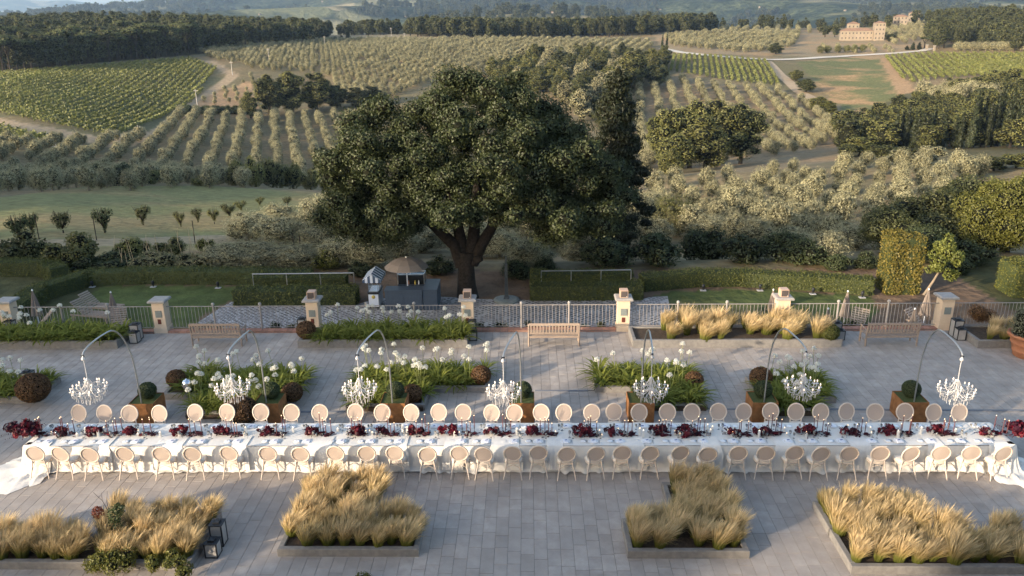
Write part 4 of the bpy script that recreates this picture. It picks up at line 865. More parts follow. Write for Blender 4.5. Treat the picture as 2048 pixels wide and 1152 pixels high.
arm2 = MB().tube([(.03, 0, .22), (.10, 0, .15), (.2, 0, .12), (.27, 0, .16), (.29, 0, .24)], [.011, .010, .009, .009, .011], 6).lathe([(.008, 0), (.04, .012), (.044, .02), (.012, .016)], 10, (.29, 0, .235)).mesh('arm', 'acryl')
slee = MB().tube([(0, 0, 0), (0, 0, .05)], .011, 8).mesh('candle_sleeve', 'acryl'); bul = MB().lathe([(.008, 0), (.016, .018), (.019, .03), (.012, .055), (0, .075)], 8).mesh('bulb', 'bulb')
colm = MB().lathe([(0, -.2), (.03, -.17), (.012, -.13), (.05, -.06), (.06, 0), (.03, .06), (.018, .12), (.03, .16), (.018, .24), (.028, .3), (.014, .36), (.045, .41), (.05, .43), (.012, .45), (.008, .48)], 12).mesh('column', 'acryl')
rd = random.Random(2); dr = MB()
for ring, (R, z0, n, l) in enumerate(((.45, .10, 24, .09), (.36, -.02, 20, .12), (.24, -.10, 16, .13), (.12, -.16, 10, .13), (.29, .22, 12, .06))):
    for k in range(n):
        a = 2 * math.pi * (k + .5 * ring) / n; x, y = R * math.cos(a), R * math.sin(a); L = l * rd.uniform(.7, 1.3)
        dr.tube([(x, y, z0), (x, y, z0 - L * .35), (x, y, z0 - L * .8), (x, y, z0 - L)], [.003, .005, .009, .002], 5)
dropm = dr.mesh('crystal_drops', 'acryl')
sw = MB()
for k in range(12):
    a = 2 * math.pi * (k + .5) / 12; c, s = math.cos(a), math.sin(a)
    sw.tube([(.04 * c, .04 * s, .42), (.14 * c, .14 * s, .2), (.28 * c, .28 * s, .08), (.44 * c, .44 * s, .12)], .007, 5)
swm = sw.mesh('bead_strands', 'acryl')
for i in range(7):
    pos = ORD[i] + ' from the left'
    cy0 = BYf + BD / 2; t = thing('rusty_planter_box', ORD[i] + ' rusty steel cube planter from the left behind the table', 'planter box', (BX[i], cy0, 0), 0, 'rusty steel planter boxes')
    w, d = BW / 2, BD / 2; e = .012
    for nm, bb in (('front_panel', (-w, w, -d, -d + e)), ('back_panel', (-w, w, d - e, d)), ('side_panel', (-w, -w + e, -d + e, d - e)), ('side_panel', (w - e, w, -d + e, d - e))): MB().box(*bb, .0, BH).build(nm, 'corten', t)
    MB().box(-w + e, w - e, -d + e, d - e, .02, BH - .03).build('turf', 'turf', t)
    q = thing('topiary_ball', '%s clipped box ball from the left, in a rusty cube planter' % ORD[i], 'topiary', (BX[i] + .03, cy0 + .08, BH - .04), i * 1.3, 'topiary balls in the rusty boxes'); O('foliage', topm, q)
    # arch from the box, leaning over the table
    base = Vector((BX[i] + (-.02 if i < 4 else -.02), BYf + .12, BH - .031)); tipy = 19.75; tz = CH - tipy * azr(*TIPX[i])[1] * math.hypot(ray(*TIPX[i])[0], ray(*TIPX[i])[1]) / ray(*TIPX[i])[1]
    dd = ray(*TIPX[i]); tt = tipy / dd[1]; tip = Vector((dd[0] * tt, tipy, CH + dd[2] * tt))
    ay = tipy + .52 * (base.y - tipy); dd = ray(*APEX[i]); ta = ay / dd[1]; apex = Vector((dd[0] * ta, ay, CH + dd[2] * ta))
    pts = []
    hz = BH + .95; b1 = Vector((base.x + (apex.x - base.x) * .04, base.y - .02, hz)); pts += [base, base + Vector((.0, 0, .3)), (base + b1) / 2 + Vector((0, 0, .12))]
    for k in range(0, 11):
        a = math.pi / 2 * k / 10; f = 1 - math.cos(a); pts.append(Vector((b1.x + (apex.x - b1.x) * f, b1.y + (apex.y - b1.y) * f, b1.z + (apex.z - b1.z) * math.sin(a))))
    for k in range(1, 8):
        a = math.pi / 2 * k / 7 * .93; f = math.sin(a); pts.append(Vector((apex.x + (tip.x - apex.x) * f / math.sin(math.pi / 2 * .93), apex.y + (tip.y - apex.y) * f / math.sin(math.pi / 2 * .93), apex.z - (apex.z - tip.z) * (1 - math.cos(a)) / (1 - math.cos(math.pi / 2 * .93)))))
    pts[2] = base.lerp(b1, .6); o = MB().tube([p - base for p in pts], .023, 8).build('arched_pole', 'steel', None, base, label=ORD[i] + ' arched steel pole from the left, planted in a rusty cube', cat='pole', group='arched poles')
    cz = tip.z - 1.14; c = thing('chandelier', ORD[i] + ' lit white crystal chandelier from the left, hanging from an arched pole', 'chandelier', (tip.x, tip.y, cz), i * .37, 'chandeliers over the table')
    c['label'] = c['label'].replace(', hanging from an arched pole', ' over the table')
    MB().lathe([(.012, .0), (.05, .015), (.055, .06), (.02, .10), (.012, .12)], 10, (0, 0, .98)).build('ceiling_cup', 'acryl', c); MB().tube([(0, 0, .46), (.006, 0, .7), (0, 0, 1.0)], .011, 6).build('chain_sleeve', 'acryl', c)
    MB().tube([(-.05, .02, 1.12), (0, 0, 1.14), (.05, -.02, 1.10)], .018, 6).build('hook', 'blackmetal', c)
    O('column', colm, c); O('bead_strands', swm, c); O('crystal_drops', dropm, c, kind='stuff')
    for k in range(12):
        a = 2 * math.pi * k / 12; A = O('arm', arm, c, (0, 0, 0), a); s = O('candle_sleeve', slee, A, (.45, 0, .13)); O('bulb', bul, A, (.45, 0, .18))
    for k in range(4):
        a = 2 * math.pi * (k + .5) / 4; A = O('arm', arm2, c, (0, 0, 0), a); s = O('candle_sleeve', slee, A, (.29, 0, .25)); O('bulb', bul, A, (.29, 0, .30))
# chrome heater globe on a stand, left
x, y = gp(382, 822); t = thing('globe_lamp', 'small chrome dome lamp on a thin stand left of the second agapanthus bed', 'lamp', (x, y, 0), 0, None, .84)
MB().lathe([(.16, 0), (.15, .012), (.02, .02)], 16).build('foot', 'chrome', t); MB().tube([(0, 0, .015), (0, 0, .95)], .012, 6).build('stand', 'chrome', t)
MB().lathe([(.05, .92), (.14, .98), (.17, 1.08), (.16, 1.16)], 16).build('bowl', 'silver', t); MB().lathe([(.175, 1.13), (.17, 1.2), (.11, 1.28), (.02, 1.31), (.02, 1.34), (0, 1.34)], 16).build('dome', 'chrome', t)

# ------------------------------------------------------------------ lower garden
GZ = -1.1
def sheet(name, poly, z, mat, **kw):
    pts = [(*gp(x, y, z), z) for x, y in poly]; b = MB(); b.add(pts, [tuple(range(len(pts)))]); return b.build(name, mat, **kw)
def pathmat():
    m = bpy.data.materials.new('cobblegrid'); m.use_nodes = True; nt = m.node_tree; b = nt.nodes['Principled BSDF']; MATS['cobblegrid'] = m; b.inputs['Roughness'].default_value = .85
    tc = _n(nt, 'ShaderNodeTexCoord'); mp = _n(nt, 'ShaderNodeMapping'); mp.inputs['Rotation'].default_value = (0, 0, math.radians(45)); nt.links.new(tc.outputs['Object'], mp.inputs[0])
    vo = _n(nt, 'ShaderNodeTexVoronoi'); vo.distance = 'CHEBYCHEV'; vo.inputs['Scale'].default_value = 5.2; vo.inputs['Randomness'].default_value = .22; nt.links.new(mp.outputs[0], vo.inputs['Vector'])
    c = mixc(nt, ramp(nt, vo.outputs['Distance'], .30, .36), (.055, .05, .05), (.40, .39, .39)); n = noise(nt, tc.outputs['Object'], 1.2); c = mixc(nt, ramp(nt, n, .4, .8), c, (.22, .20, .19)); nt.links.new(c, b.inputs['Base Color'])
pathmat()
sheet('grid_path', [(395, 645), (440, 616), (470, 600), (500, 597), (560, 606), (700, 612), (760, 596), (860, 592), (960, 598), (1060, 600), (1280, 600), (1300, 594), (1335, 592), (1345, 640), (1330, 690), (860, 690), (500, 690)], GZ + .02, 'cobblegrid', kind='structure')
pm('palestone', (.36, .36, .37), (.44, .44, .45), 4, .85)
O('stone_border', MB().box(-15, 6.5, TY1 + .37, TY1 + 1.35, GZ - .1, GZ + .06).mesh('stone_border', 'palestone'), kind='structure')
def hedge(name, poly, w, h, label, mat='l_hedge', dens=420, leaf=.07, z=GZ, taperr=.0, closed=False, bump=.05, cat='hedge'):
    """poly: world xy points of the centre line"""
    rng = np.random.default_rng(int(abs(poly[0][0] * 100 + poly[0][1] * 37)) + 1); P = [np.array(p, float) for p in poly]; seg = list(zip(P[:-1], P[1:])); V = []; Q = []; o = 0
    c0 = P[0]
    t = thing(name, label, cat, (c0[0], c0[1], z)); core = MB()
    for a, b in seg:
        L = np.linalg.norm(b - a); d = (b - a) / L; n = np.array([-d[1], d[0]])
        for part, area in (('top', L * w), ('L', L * h), ('R', L * h), ('E0', w * h), ('E1', w * h)):
            k = int(area * dens); u = rng.uniform(0, 1, k); v = rng.uniform(0, 1, k); wob = lambda s: bump * (np.sin(s * 5.1 + a[0]) + np.sin(s * 2.3 + 1) + .7 * np.sin(s * 11)) / 2
            if part == 'top': xy = a + np.outer(u * L, d) + np.outer((v - .5) * w, n); zz = h + wob(u * L) * .7; nr = np.tile((0, 0, 1.), (k, 1))
            elif part in 'LR': s = 1 if part == 'L' else -1; off = s * (w / 2 + wob(u * L + 3) * .5 - .06 * (v > .88)); xy = a + np.outer(u * L, d) + n * off[:, None]; zz = v * (h + wob(u * L) * .7); nr = np.tile((n[0] * s, n[1] * s, .15), (k, 1))
            else: s = -1 if part == 'E0' else 1; xy = (a if s < 0 else b) + np.outer((u - .5) * w, n) + d * s * .02; zz = v * h; nr = np.tile((d[0] * s, d[1] * s, .15), (k, 1))
            pos = np.concatenate([xy - c0, zz[:, None]], 1) + rng.normal(size=(k, 3)) * .03; nr = nr + rng.normal(size=(k, 3)) * .55; nr /= np.linalg.norm(nr, axis=1, keepdims=True)
            vv, qq = diamonds(pos, nr, leaf * rng.uniform(.6, 1.4, k), rng, .6); V.append(vv); Q.append(qq + o); o += len(vv)
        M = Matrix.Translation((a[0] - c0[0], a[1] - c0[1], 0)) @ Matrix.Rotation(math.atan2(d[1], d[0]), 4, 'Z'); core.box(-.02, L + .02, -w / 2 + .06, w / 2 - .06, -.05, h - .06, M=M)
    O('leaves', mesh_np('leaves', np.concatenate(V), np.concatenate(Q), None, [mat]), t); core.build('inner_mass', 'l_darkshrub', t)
def GPP(*pts): return [gp(x, y, GZ) for x, y in pts]
hedge('hedge', [(-23.2, 30.2), (-24.0, 36.5), (-22.9, 38.9), (-20.0, 39.3), (-14.0, 39.0), (-11.2, 38.7)], .95, .72, 'clipped hedge curving round the left lawn')
hedge('hedge', [(-36, 41.0), (-26, 40.6), (-24.6, 39.4)], 1.0, .8, 'clipped hedge running off the left edge beyond the lawn hedge')
hedge('hedge', [(-14.0, 35.75), (-8.2, 35.75)], .95, .78, 'leafy block hedge left of the ice-cream cart', dens=330, leaf=.085, bump=.07)
hedge('hedge', [(-14.2, 38.0), (-9.2, 38.0)], .8, .7, 'rear leafy hedge behind the handrail left of the cart', dens=330, leaf=.085, bump=.07)
hedge('hedge', [(.1, 36.3), (5.4, 36.3)], .95, .78, 'leafy block hedge right of the slim column', dens=330, leaf=.085, bump=.07)
hedge('hedge', [(.1, 38.4), (5.2, 38.4)], .8, .7, 'rear leafy hedge behind the handrail right of the slim column', dens=330, leaf=.085, bump=.07)
hedge('hedge', [(5.6, 37.6), (8.4, 38.3), (10.6, 38.3), (14.0, 37.6), (16.6, 36.9)], .9, .75, 'clipped hedge along the back of the right lawn')
hedge('hedge', [(17.2, 37.2), (18.7, 37.2)], 1.3, 2.85, 'tall clipped golden-green laurel cube right of the lawn', 'l_gold', 380, .11, bump=.13)
hedge('hedge', [(22.9, 36.8), (30, 36.8)], 1.6, 1.55, 'big rounded golden-green hedge at the right edge', 'l_laurel', 420, .075, bump=.1)
for xs, ys, lab in (((-13.6, -8.6), 37.1, 'thin metal handrail above the block hedge left of the cart'), ((.6, 5.0), 37.35, 'thin wooden handrail above the block hedge right of the column')):
    t = thing('handrail', lab, 'handrail', (xs[0], ys, GZ)); L = xs[1] - xs[0]; MB().tube([(0, 0, 1.05), (L * .5, 0, 1.06), (L, 0, 1.08)], .03, 6).build('rail', 'steel', t)
    for k in range(4): MB().tube([(L * k / 3, 0, 0), (L * k / 3, 0, 1.05)], .025, 6).build('post', 'steel', t)
# bar counter, display case, cart, parasols
def bar():
    x0, y0 = gp(772, 622, GZ); t = thing('bar_counter', 'blue-grey panelled bar counter with corner block behind the railing', 'bar', (x0, y0, GZ)); w, h, d = 1.72, 1.02, .62
    MB().box(0, w, 0, d, .06, h - .05).build('front_cabinet', 'barblue', t); MB().box(-.03, w - .005, -.03, d, h - .048, h).build('countertop', 'barblue', t); MB().box(.03, w - .03, .03, d, 0, .058).build('toe_kick', 'blackmetal', t)
    for k in range(4): MB().box(.06 + k * .42, .42 + k * .42, -.012, -.001, .16, h - .16).build('door_panel', 'barblue', t)
    MB().box(w + .03, w + .68, .02, 1.6, .0, h - .02).build('side_cabinet', 'barblue', t); MB().box(w + .0, w + .7, -.02, 1.62, h - .018, h + .02).build('side_top', 'barblue', t)
    q = thing('display_case', 'dark glass display case behind the bar counter', 'display case', (x0 + .45, y0 + 1.05, GZ)); MB().box(0, 1.25, 0, .6, 0, .95).build('body', 'barblue', q); MB().box(.03, 1.22, .02, .58, .952, 1.40).build('glazing', 'darkglass', q)
    b = MB()
    for X in (0, 1.25):
        for Y in (0, .6): b.box(X - .018, X + .018, Y - .018, Y + .018, .951, 1.42)
    b.box(-.02, 1.27, -.02, .016, 1.421, 1.45).box(-.02, 1.27, .584, .62, 1.421, 1.45).box(-.02, .016, .017, .583, 1.421, 1.45).box(1.234, 1.27, .017, .583, 1.421, 1.45); b.build('case_frame', 'steel', q)
    for k, (bx, c) in enumerate(((.55, 'terracotta'), (.85, 'yellow'), (1.02, 'barwhite'))): MB().lathe([(.03, 0), (.035, .1), (.012, .16), (.012, .2), (0, .2)], 8).build('bottle', c, None, (x0 + .45 + bx, y0 + .85, GZ + h + .002), label=['amber bottle behind the bar counter', 'yellow bottle behind the bar counter, middle', 'pale bottle behind the bar counter, right'][k], cat='bottle', group='bottles on the bar')
    p = thing('parasol', 'open taupe parasol above the bar counter', 'parasol', (x0 + .95, y0 + .75, GZ)); MB().tube([(0, 0, 0), (0, 0, 2.36)], .028, 8).build('pole', 'barwhite', p)
    n = 10; R = 1.02
    for k in range(n):
        a0, a1 = 2 * math.pi * k / n, 2 * math.pi * (k + 1) / n; b = MB(); vs = []
        for f, z in ((.03, 2.36), (.35, 2.31), (.72, 2.15), (1.0, 1.92)):
            for a in (a0, (a0 + a1) / 2, a1): s = .985 if a == (a0 + a1) / 2 else 1; vs.append((R * f * s * math.cos(a), R * f * s * math.sin(a), z - (.02 * f if s < 1 else 0)))
        b.add(vs, [(i * 3 + j, i * 3 + j + 1, i * 3 + j + 4, i * 3 + j + 3) for i in range(3) for j in range(2)]); b.build('canopy_panel', 'taupe', p); MB().tube([(.03 * R * math.cos(a0), .03 * R * math.sin(a0), 2.345), (R * math.cos(a0), R * math.sin(a0), 1.905)], .009, 4).build('rib', 'barwhite', p)
    MB().lathe([(.04, 2.35), (.05, 2.39), (.0, 2.43)], 8).build('finial', 'china', p)
    cx, cy_ = gp(738, 619, GZ); c = thing('ice_cream_cart', 'white and navy ice-cream cart with striped awning left of the bar', 'cart', (cx, cy_, GZ)); w, d = .5, 1.0
    MB().box(0, w, 0, d, .12, .8).build('body', 'blackmetal', c); MB().box(.02, w - .02, -.014, -.002, .14, .74).build('front_panel', 'barwhite', c); MB().box(w + .002, w + .012, .04, d - .04, .14, .74).build('side_panel', 'barwhite', c)
    MB().lathe([(0, 0), (.085, .002), (.09, .004), (0, .006)], 12).build('sun_emblem', 'yellow', c, (w / 2, -.016, .62)).rotation_euler = (math.pi / 2, 0, 0)
    MB().box(-.03, w + .03, -.03, d + .03, .801, .84).build('worktop', 'blackmetal', c); MB().box(.03, w - .03, .05, d - .05, .842, .87).build('tub_tray', 'silver', c)
    MB().box(.0, .012, .25, d, .842, 1.12).box(w - .012, w, .25, d, .842, 1.12).box(.013, w - .013, .26, .272, .842, 1.12).build('sneeze_guard', 'glass', c)
    for X, Y in ((.04, .06), (w - .04, .06), (.04, d - .06), (w - .04, d - .06)): MB().tube([(X, Y, .842), (X, Y, 1.55)], .014, 6).build('post', 'chrome', c)
    for k in range(3):
        for s in (-1, 1): MB().lathe([(.0, -.015), (.11, -.015), (.12, 0), (.11, .015), (0, .015)], 14).build('wheel', 'blackmetal', c, (w / 2 + s * (w / 2 - .04), .2 + k * .3, .12)).rotation_euler = (0, math.pi / 2, 0) if k != 1 else (0, math.pi / 2, 0)
    aw = 9; A0, A1 = -.22, d + .12
    for k in range(aw):
        y0_, y1_ = A0 + (A1 - A0) * k / aw, A0 + (A1 - A0) * (k + 1) / aw
        for s in (-1, 1):
            xe = w / 2 + s * .42; b = MB().add([(w / 2, y0_, 1.78), (w / 2, y1_, 1.78), (xe, y1_, 1.5), (xe, y0_, 1.5), (xe, y1_, 1.38), (xe, (y0_ + y1_) / 2, 1.355), (xe, y0_, 1.38)], [(0, 1, 2, 3), (3, 2, 4, 5, 6)]); b.build('awning_stripe', 'barwhite' if k % 2 == 0 else 'stripe', c)
    for k in range(7):
        xa, xb = w / 2 - .42 + .84 * k / 7, w / 2 - .42 + .84 * (k + 1) / 7; zt = lambda x: 1.78 - abs(x - w / 2) / .42 * .28
        mid = (xa + xb) / 2; vs = [(xa, A0, zt(xa)), (mid, A0, zt(mid)), (xb, A0, zt(xb)), (xb, A0, 1.38), (mid, A0, 1.355), (xa, A0, 1.38)]; MB().add(vs, [tuple(range(6))]).build('awning_stripe', 'barwhite' if k % 2 else 'stripe', c)
bar()
x, y = gp(1013, 602, GZ); t = thing('slim_column', 'slim dark bronze column with small figure on a stone disc', 'sculpture', (x, y, GZ))
MB().lathe([(.62, 0), (.62, .10), (.5, .14)], 12, sm=False).build('base_disc', 'boxgrey', t); MB().box(-.14, .14, -.14, .14, .141, .26, taper=.05).box(-.085, .085, -.085, .085, .261, 1.85, taper=.02).build('shaft', 'bronze', t)
MB().lathe([(.05, 1.851), (.03, 1.9), (.045, 2.0), (.04, 2.1), (.018, 2.15), (.03, 2.2), (.02, 2.25), (0, 2.26)], 8).build('figure', 'bronze', t)
def closed_parasol(px, ptip, r, label, hgt=2.35):
    a, td = azr(px, ptip); r = r / math.cos(a); x, y = math.sin(a) * r, math.cos(a) * r; z = GZ; h = CH - r * td - z
    t = thing('closed_parasol', label, 'parasol', (x, y, z), 0, 'closed taupe parasols'); n = 20; prof = [(.02, h - .03), (.10, h - .35), (.19, h - .8), (.26, h - 1.15)]
    vs = [(rr * (1 if j % 2 else .62) * math.cos(2 * math.pi * j / n), rr * (1 if j % 2 else .62) * math.sin(2 * math.pi * j / n), zz - (.05 if j % 2 and i == 3 else 0)) for i, (rr, zz) in enumerate(prof) for j in range(n)]
    MB().add(vs, [(i * n + (j + 1) % n, i * n + j, (i + 1) * n + j, (i + 1) * n + (j + 1) % n) for i in range(3) for j in range(n)]).build('furled_canopy', 'taupe', t)
    MB().tube([(0, 0, 0), (0, 0, h - .1)], .025, 6).build('pole', 'barwhite', t); MB().lathe([(.035, h - .04), (.04, h), (.0, h + .05)], 8).build('finial', 'china', t)
for px, py, r, l in ((64, 580, 33.2, 'closed taupe parasol between loungers at far left'), (221, 584, 33.8, 'closed taupe parasol right of the left loungers'), (1696, 582, 32.6, 'closed taupe parasol behind the railing left of the right bench end'), (1858, 578, 32.8, 'closed taupe parasol just left of the right pillar'), (1547, 579, 34.5, 'closed taupe parasol mostly hidden behind the pillar in the grass'), (1657, 617, 31.0, 'tip of a small parasol behind the railing, right of the blond grass'), (1830, 617, 31.4, 'small closed parasol behind the railing near the right pillar')): closed_parasol(px, py, r, l)
def lounger(px, py, rz, label):
    x, y = gp(px, py, GZ); t = thing('sun_lounger', label, 'sun lounger', (x, y, GZ), rz, 'grey wooden sun loungers')
    for sx in (-.3, .3): MB().box(sx - .025, sx + .025, -1.0, 1.0, .26, .32).build('side_rail', 'teak', t)
    for sx in (-.3, .3):
        for sy in (-.85, .85): MB().box(sx - .03, sx + .03, sy - .03, sy + .03, 0, .259).build('leg', 'teak', t)
    sl = MB().box(-.33, .33, -.035, .035, 0, .02).mesh('slat', 'teak')
    for k in range(12): O('slat', sl, t, (0, -.96 + k * .105, .322))
    for k in range(8): O('slat', sl, t, (0, .33 + k * .075, .36 + k * .075), rot=(math.radians(45), 0, 0))
for px, py, rz, l in ((190, 640, math.radians(78), 'grey slatted lounger nearer the railing on the left lawn'), (205, 624, math.radians(80), 'grey slatted lounger further back on the left lawn'), (66, 668, math.radians(-60), 'grey slatted lounger half hidden by agapanthus at far left'), (236, 668, math.radians(15), 'grey slatted lounger behind the lanterns at far left'), (1705, 668, math.radians(-40), 'slatted lounger glimpsed through the railing near the right bench'), (1850, 668, math.radians(40), 'slatted lounger glimpsed through the railing left of the right pillar')): lounger(px, py, rz, l)
for k, (px, py) in enumerate(((190, 571), (311, 571), (440, 573), (1404, 578), (1517, 578), (1622, 585), (1720, 592))):
    x, y = gp(px, py, GZ); t = thing('garden_spotlight', ORD[k] + ' small black garden spotlight from the left along the lawn hedges', 'light', (x, y - .25, GZ), 0, 'garden spotlights'); MB().box(-.14, .14, -.1, .1, 0, .03).build('foot', 'palestone', t); MB().lathe([(.03, .031), (.03, .12), (.07, .14), (.075, .30), (.04, .33)], 10).build('lamp_head', 'blackmetal', t)
rg = np.random.default_rng(31)
for k in range(16):                                   # low edging shrubs behind the railing
    px = (430, 560, 598, 960, 1000, 1060, 1110, 1150, 1195, 1500, 1540, 1660, 1700, 1740, 1790, 1830)[k]; t = scrub(px, 658, -.55, shell_lobes(rg, 7, .6, .25, .45, (0, 0, .38), (.16, .26), -.6), 900, .06, 'l_darkshrub' if k % 2 else 'l_hedge', ORD[k] + ' low edging shrub from the left behind the railing foot', 'edging_shrub', core=.6); t['group'] = 'edging shrubs behind the railing'; t.location.z = GZ + .05

# ------------------------------------------------------------------ the big holm oak
def trunk_mb(h, r, lean=(0, 0), limbs=0, spread=1.0, rng=None, n=7):
    b = MB(); b.tube([(0, 0, -.3), (lean[0] * .2, lean[1] * .2, h * .35), (lean[0] * .6, lean[1] * .6, h * .7), (lean[0], lean[1], h)], [r * 1.25, r, r * .85, r * .6], n)
    for k in range(limbs):
        a = 2 * math.pi * k / limbs + rng.uniform(0, 1); s = spread * rng.uniform(.7, 1.2); b.tube([(lean[0] * .5, lean[1] * .5, h * .62), (math.cos(a) * s * .45, math.sin(a) * s * .45, h * .95), (math.cos(a) * s, math.sin(a) * s, h * 1.35)], [r * .6, r * .45, r * .22], 5)
    return b
def big_oak():
    x, y = gp(936, 594, GZ); t = thing('holm_oak', 'huge dark dome-shaped holm oak in the middle of the view', 'tree', (x, y, GZ)); rng = np.random.default_rng(77)
    b = MB(); b.tube([(0, 0, -.2), (-.05, 0, .6), (-.05, 0, 1.5), (0, 0, 2.3)], [.58, .45, .40, .44], 12).tube([(-.25, 0, 1.6), (-.55, 0, 2.6), (-1.6, -.1, 3.7), (-2.9, -.2, 4.7)], [.34, .30, .24, .14], 8).tube([(-.1, .1, 1.8), (-.35, .2, 3.2), (-.8, .3, 5.2), (-1.0, .3, 6.8)], [.32, .27, .2, .1], 8).tube([(.1, .1, 1.8), (.35, .1, 3.0), (.5, .4, 4.8), (.7, .5, 6.8)], [.34, .29, .22, .1], 8).tube([(.25, 0, 1.7), (.75, 0, 2.7), (1.5, 0, 3.9), (2.9, -.1, 5.0)], [.32, .28, .22, .12], 8).tube([(.35, .05, 2.0), (1.05, .2, 3.2), (1.5, .6, 4.6)], [.2, .18, .1], 7).tube([(.45, -.3, 1.95), (.75, -.42, 2.05)], [.22, .12], 7).build('trunk', 'bark', t)
    lobes = []
    cx, cz = .35, 5.0
    while len(lobes) < 620:
        d = unit(rng, 1)[0]; up = 5.3 if d[2] > 0 else 2.4
        big = 1 + .07 * math.sin(d[0] * 7 + 1) + .07 * math.sin(d[2] * 9 + d[1] * 5) + .05 * math.sin(d[0] * 15 + d[2] * 11)
        f = (rng.uniform(.80, 1.0) if rng.random() < .8 else rng.uniform(.4, .75)) * big; q = np.array([cx + d[0] * 6.75 * f, d[1] * 5.7 * f, cz + d[2] * up * f])
        r = rng.uniform(.4, .8); lo = q[2] - r * .8; rad = math.hypot(q[0] - .3, q[1])
        if lo < (3.5 if rad < 3.4 else 2.3 if rad < 5.5 else 1.9) or GZ + lo < 11.6 - (.255 if abs(q[0] - .3) < 2.8 else .281) * (36.7 + q[1]): continue
        lobes.append((*q, r, r, r * .8))
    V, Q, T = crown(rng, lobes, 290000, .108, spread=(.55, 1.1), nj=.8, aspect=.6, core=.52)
    O('crown', mesh_np('crown', V, Q, T, ['l_oak', 'innershade'], 0, 1), t)
big_oak()

# ------------------------------------------------------------------ tree prototypes
def rngn(i): return np.random.default_rng(1000 + i)
PR = {}
def proto(kind, n, fn): PR[kind] = [fn(rngn(hash_(kind) + i)) for i in range(n)]
def hash_(s): return sum(ord(c) * (i + 3) for i, c in enumerate(s)) % 5000
def P_olive(rng, n=2600, size=.23):
    h = 4.0; tb = trunk_mb(1.0, .14, (rng.uniform(-.2, .2), rng.uniform(-.2, .2)), 3, .9, rng, 6); L = shell_lobes(rng, 26, 1.75, 1.75, 1.95, (0, 0, 1.95), (.34, .56), -.95) + [(0, 0, 2.0, 1.5, 1.5, 1.65), (0, 0, 2.0, 1.45, 1.45, 1.6)]
    V, Q, T = crown(rng, L, n, size, spread=(.7, 1.25), nj=.8, aspect=.4, core=.62); return tb, (V, Q, T), 'l_olive', h, 1.95
def P_olive_hi(rng): return P_olive(rng, 8500, .13)
def P_olive_lo(rng): return P_olive(rng, 330, .55)
def P_wood(rng):
    tb = trunk_mb(5.0, .28, (0, 0), 3, 2, rng, 6); L = shell_lobes(rng, 26, 3.9, 3.9, 6.6, (0, 0, 6.8), (1.0, 1.7), -.9) + [(0, 0, 6.5, 2.6, 2.6, 5.0)]; V, Q, T = crown(rng, L, 2300, .55, nj=.85, core=.72); return tb, (V, Q, T), 'l_wood', 13.5, 4.4
def P_pine(rng):
    tb = trunk_mb(9.5, .32, (rng.uniform(-.5, .5), 0), 5, 3.2, rng, 6); L = []
    for k in range(15): a = rng.uniform(0, 6.28); r = 3.9 * math.sqrt(rng.uniform(0, 1)); L.append((r * math.cos(a), r * math.sin(a), 11.6 + (1 - (r / 3.9) ** 2) * 1.2, 1.7, 1.7, 1.0))
    V, Q, T = crown(rng, L, 1500, .55, nj=.7, core=.76); return tb, (V, Q, T), 'l_pine', 13.8, 5.0
def P_cypress(rng):
    tb = trunk_mb(1.5, .2, rng=rng, n=5); L = [(rng.normal() * .1, rng.normal() * .1, 1.5 + k * 1.05, *(np.array([1, 1, 1.25]) * (.95 - .82 * (k / 9.5) ** 1.7))) for k in range(10)]; V, Q, T = crown(rng, L, 1100, .42, nj=.7, core=.8); return tb, (V, Q, T), 'l_cypress', 12.0, 1.0
def P_broad(rng):
    tb = trunk_mb(3.5, .3, (0, 0), 3, 1.8, rng, 6); L = shell_lobes(rng, 40, 3.4, 3.4, 6.2, (0, 0, 5.9), (.65, 1.35), -.98) + [(0, 0, 5.6, 2.5, 2.5, 4.8)]; V, Q, T = crown(rng, L, 6500, .32, nj=.9, core=.7); return tb, (V, Q, T), 'l_broad', 12.0, 4.0
def P_shrub(rng, n=3400, size=.15):
    tb = trunk_mb(.5, .1, rng=rng, n=5); L = shell_lobes(rng, 13, 1.3, 1.3, .95, (0, 0, .95), (.42, .7), -.5) + [(0, 0, .7, 1.0, 1.0, .7)]; V, Q, T = crown(rng, L, n, size, nj=.9, core=.6); return tb, (V, Q, T), 'l_darkshrub', 2.2, 1.65
def P_shrub_hi(rng): return P_shrub(rng, 11000, .08)
def P_sapling(rng):
    tb = trunk_mb(.4, .06, rng=rng, n=5)
    for k in range(9): a = rng.uniform(0, 6.28); s = rng.uniform(.3, .85); tb.tube([(0, 0, .5), (math.cos(a) * s * .5, math.sin(a) * s * .5, 1.3), (math.cos(a) * s, math.sin(a) * s, 2.35)], [.04, .03, .012], 4)
    L = [(math.cos(a) * .5 * f, math.sin(a) * .5 * f, .42 + 1.15 * f, .12 + .17 * f, .12 + .17 * f, .42) for a, f in zip(np.arange(16) * .6, rng.uniform(.05, 1.25, 16))]; V, Q, T = crown(rng, L, 1500, .13, nj=1.2, core=.35, aspect=.45); return tb, (V, Q, T), 'l_wood', 2.5, .95
def P_conifer(rng):
    tb = trunk_mb(8, .3, rng=rng, n=6); L = []
    for k in range(120):
        f = rng.uniform(0, 1) ** .85; a = rng.uniform(0, 6.28); R = 3.3 * (1 - f ** 1.6) + .3; z = .8 + f * 11.4; q = R * rng.uniform(.45, 1.0); L.append((q * math.cos(a), q * math.sin(a), z - q * .12, .75, .75, .34))
    L += [(0, 0, 1.5 + k * 1.5, 2.0 - .22 * k, 2.0 - .22 * k, 1.1) for k in range(8)]; V, Q, T = crown(rng, L, 22000, .22, spread=(.6, 1.35), nj=.9, aspect=.35, core=.66); return tb, (V, Q, T), 'l_darkshrub', 12.8, 3.5
MK = {}
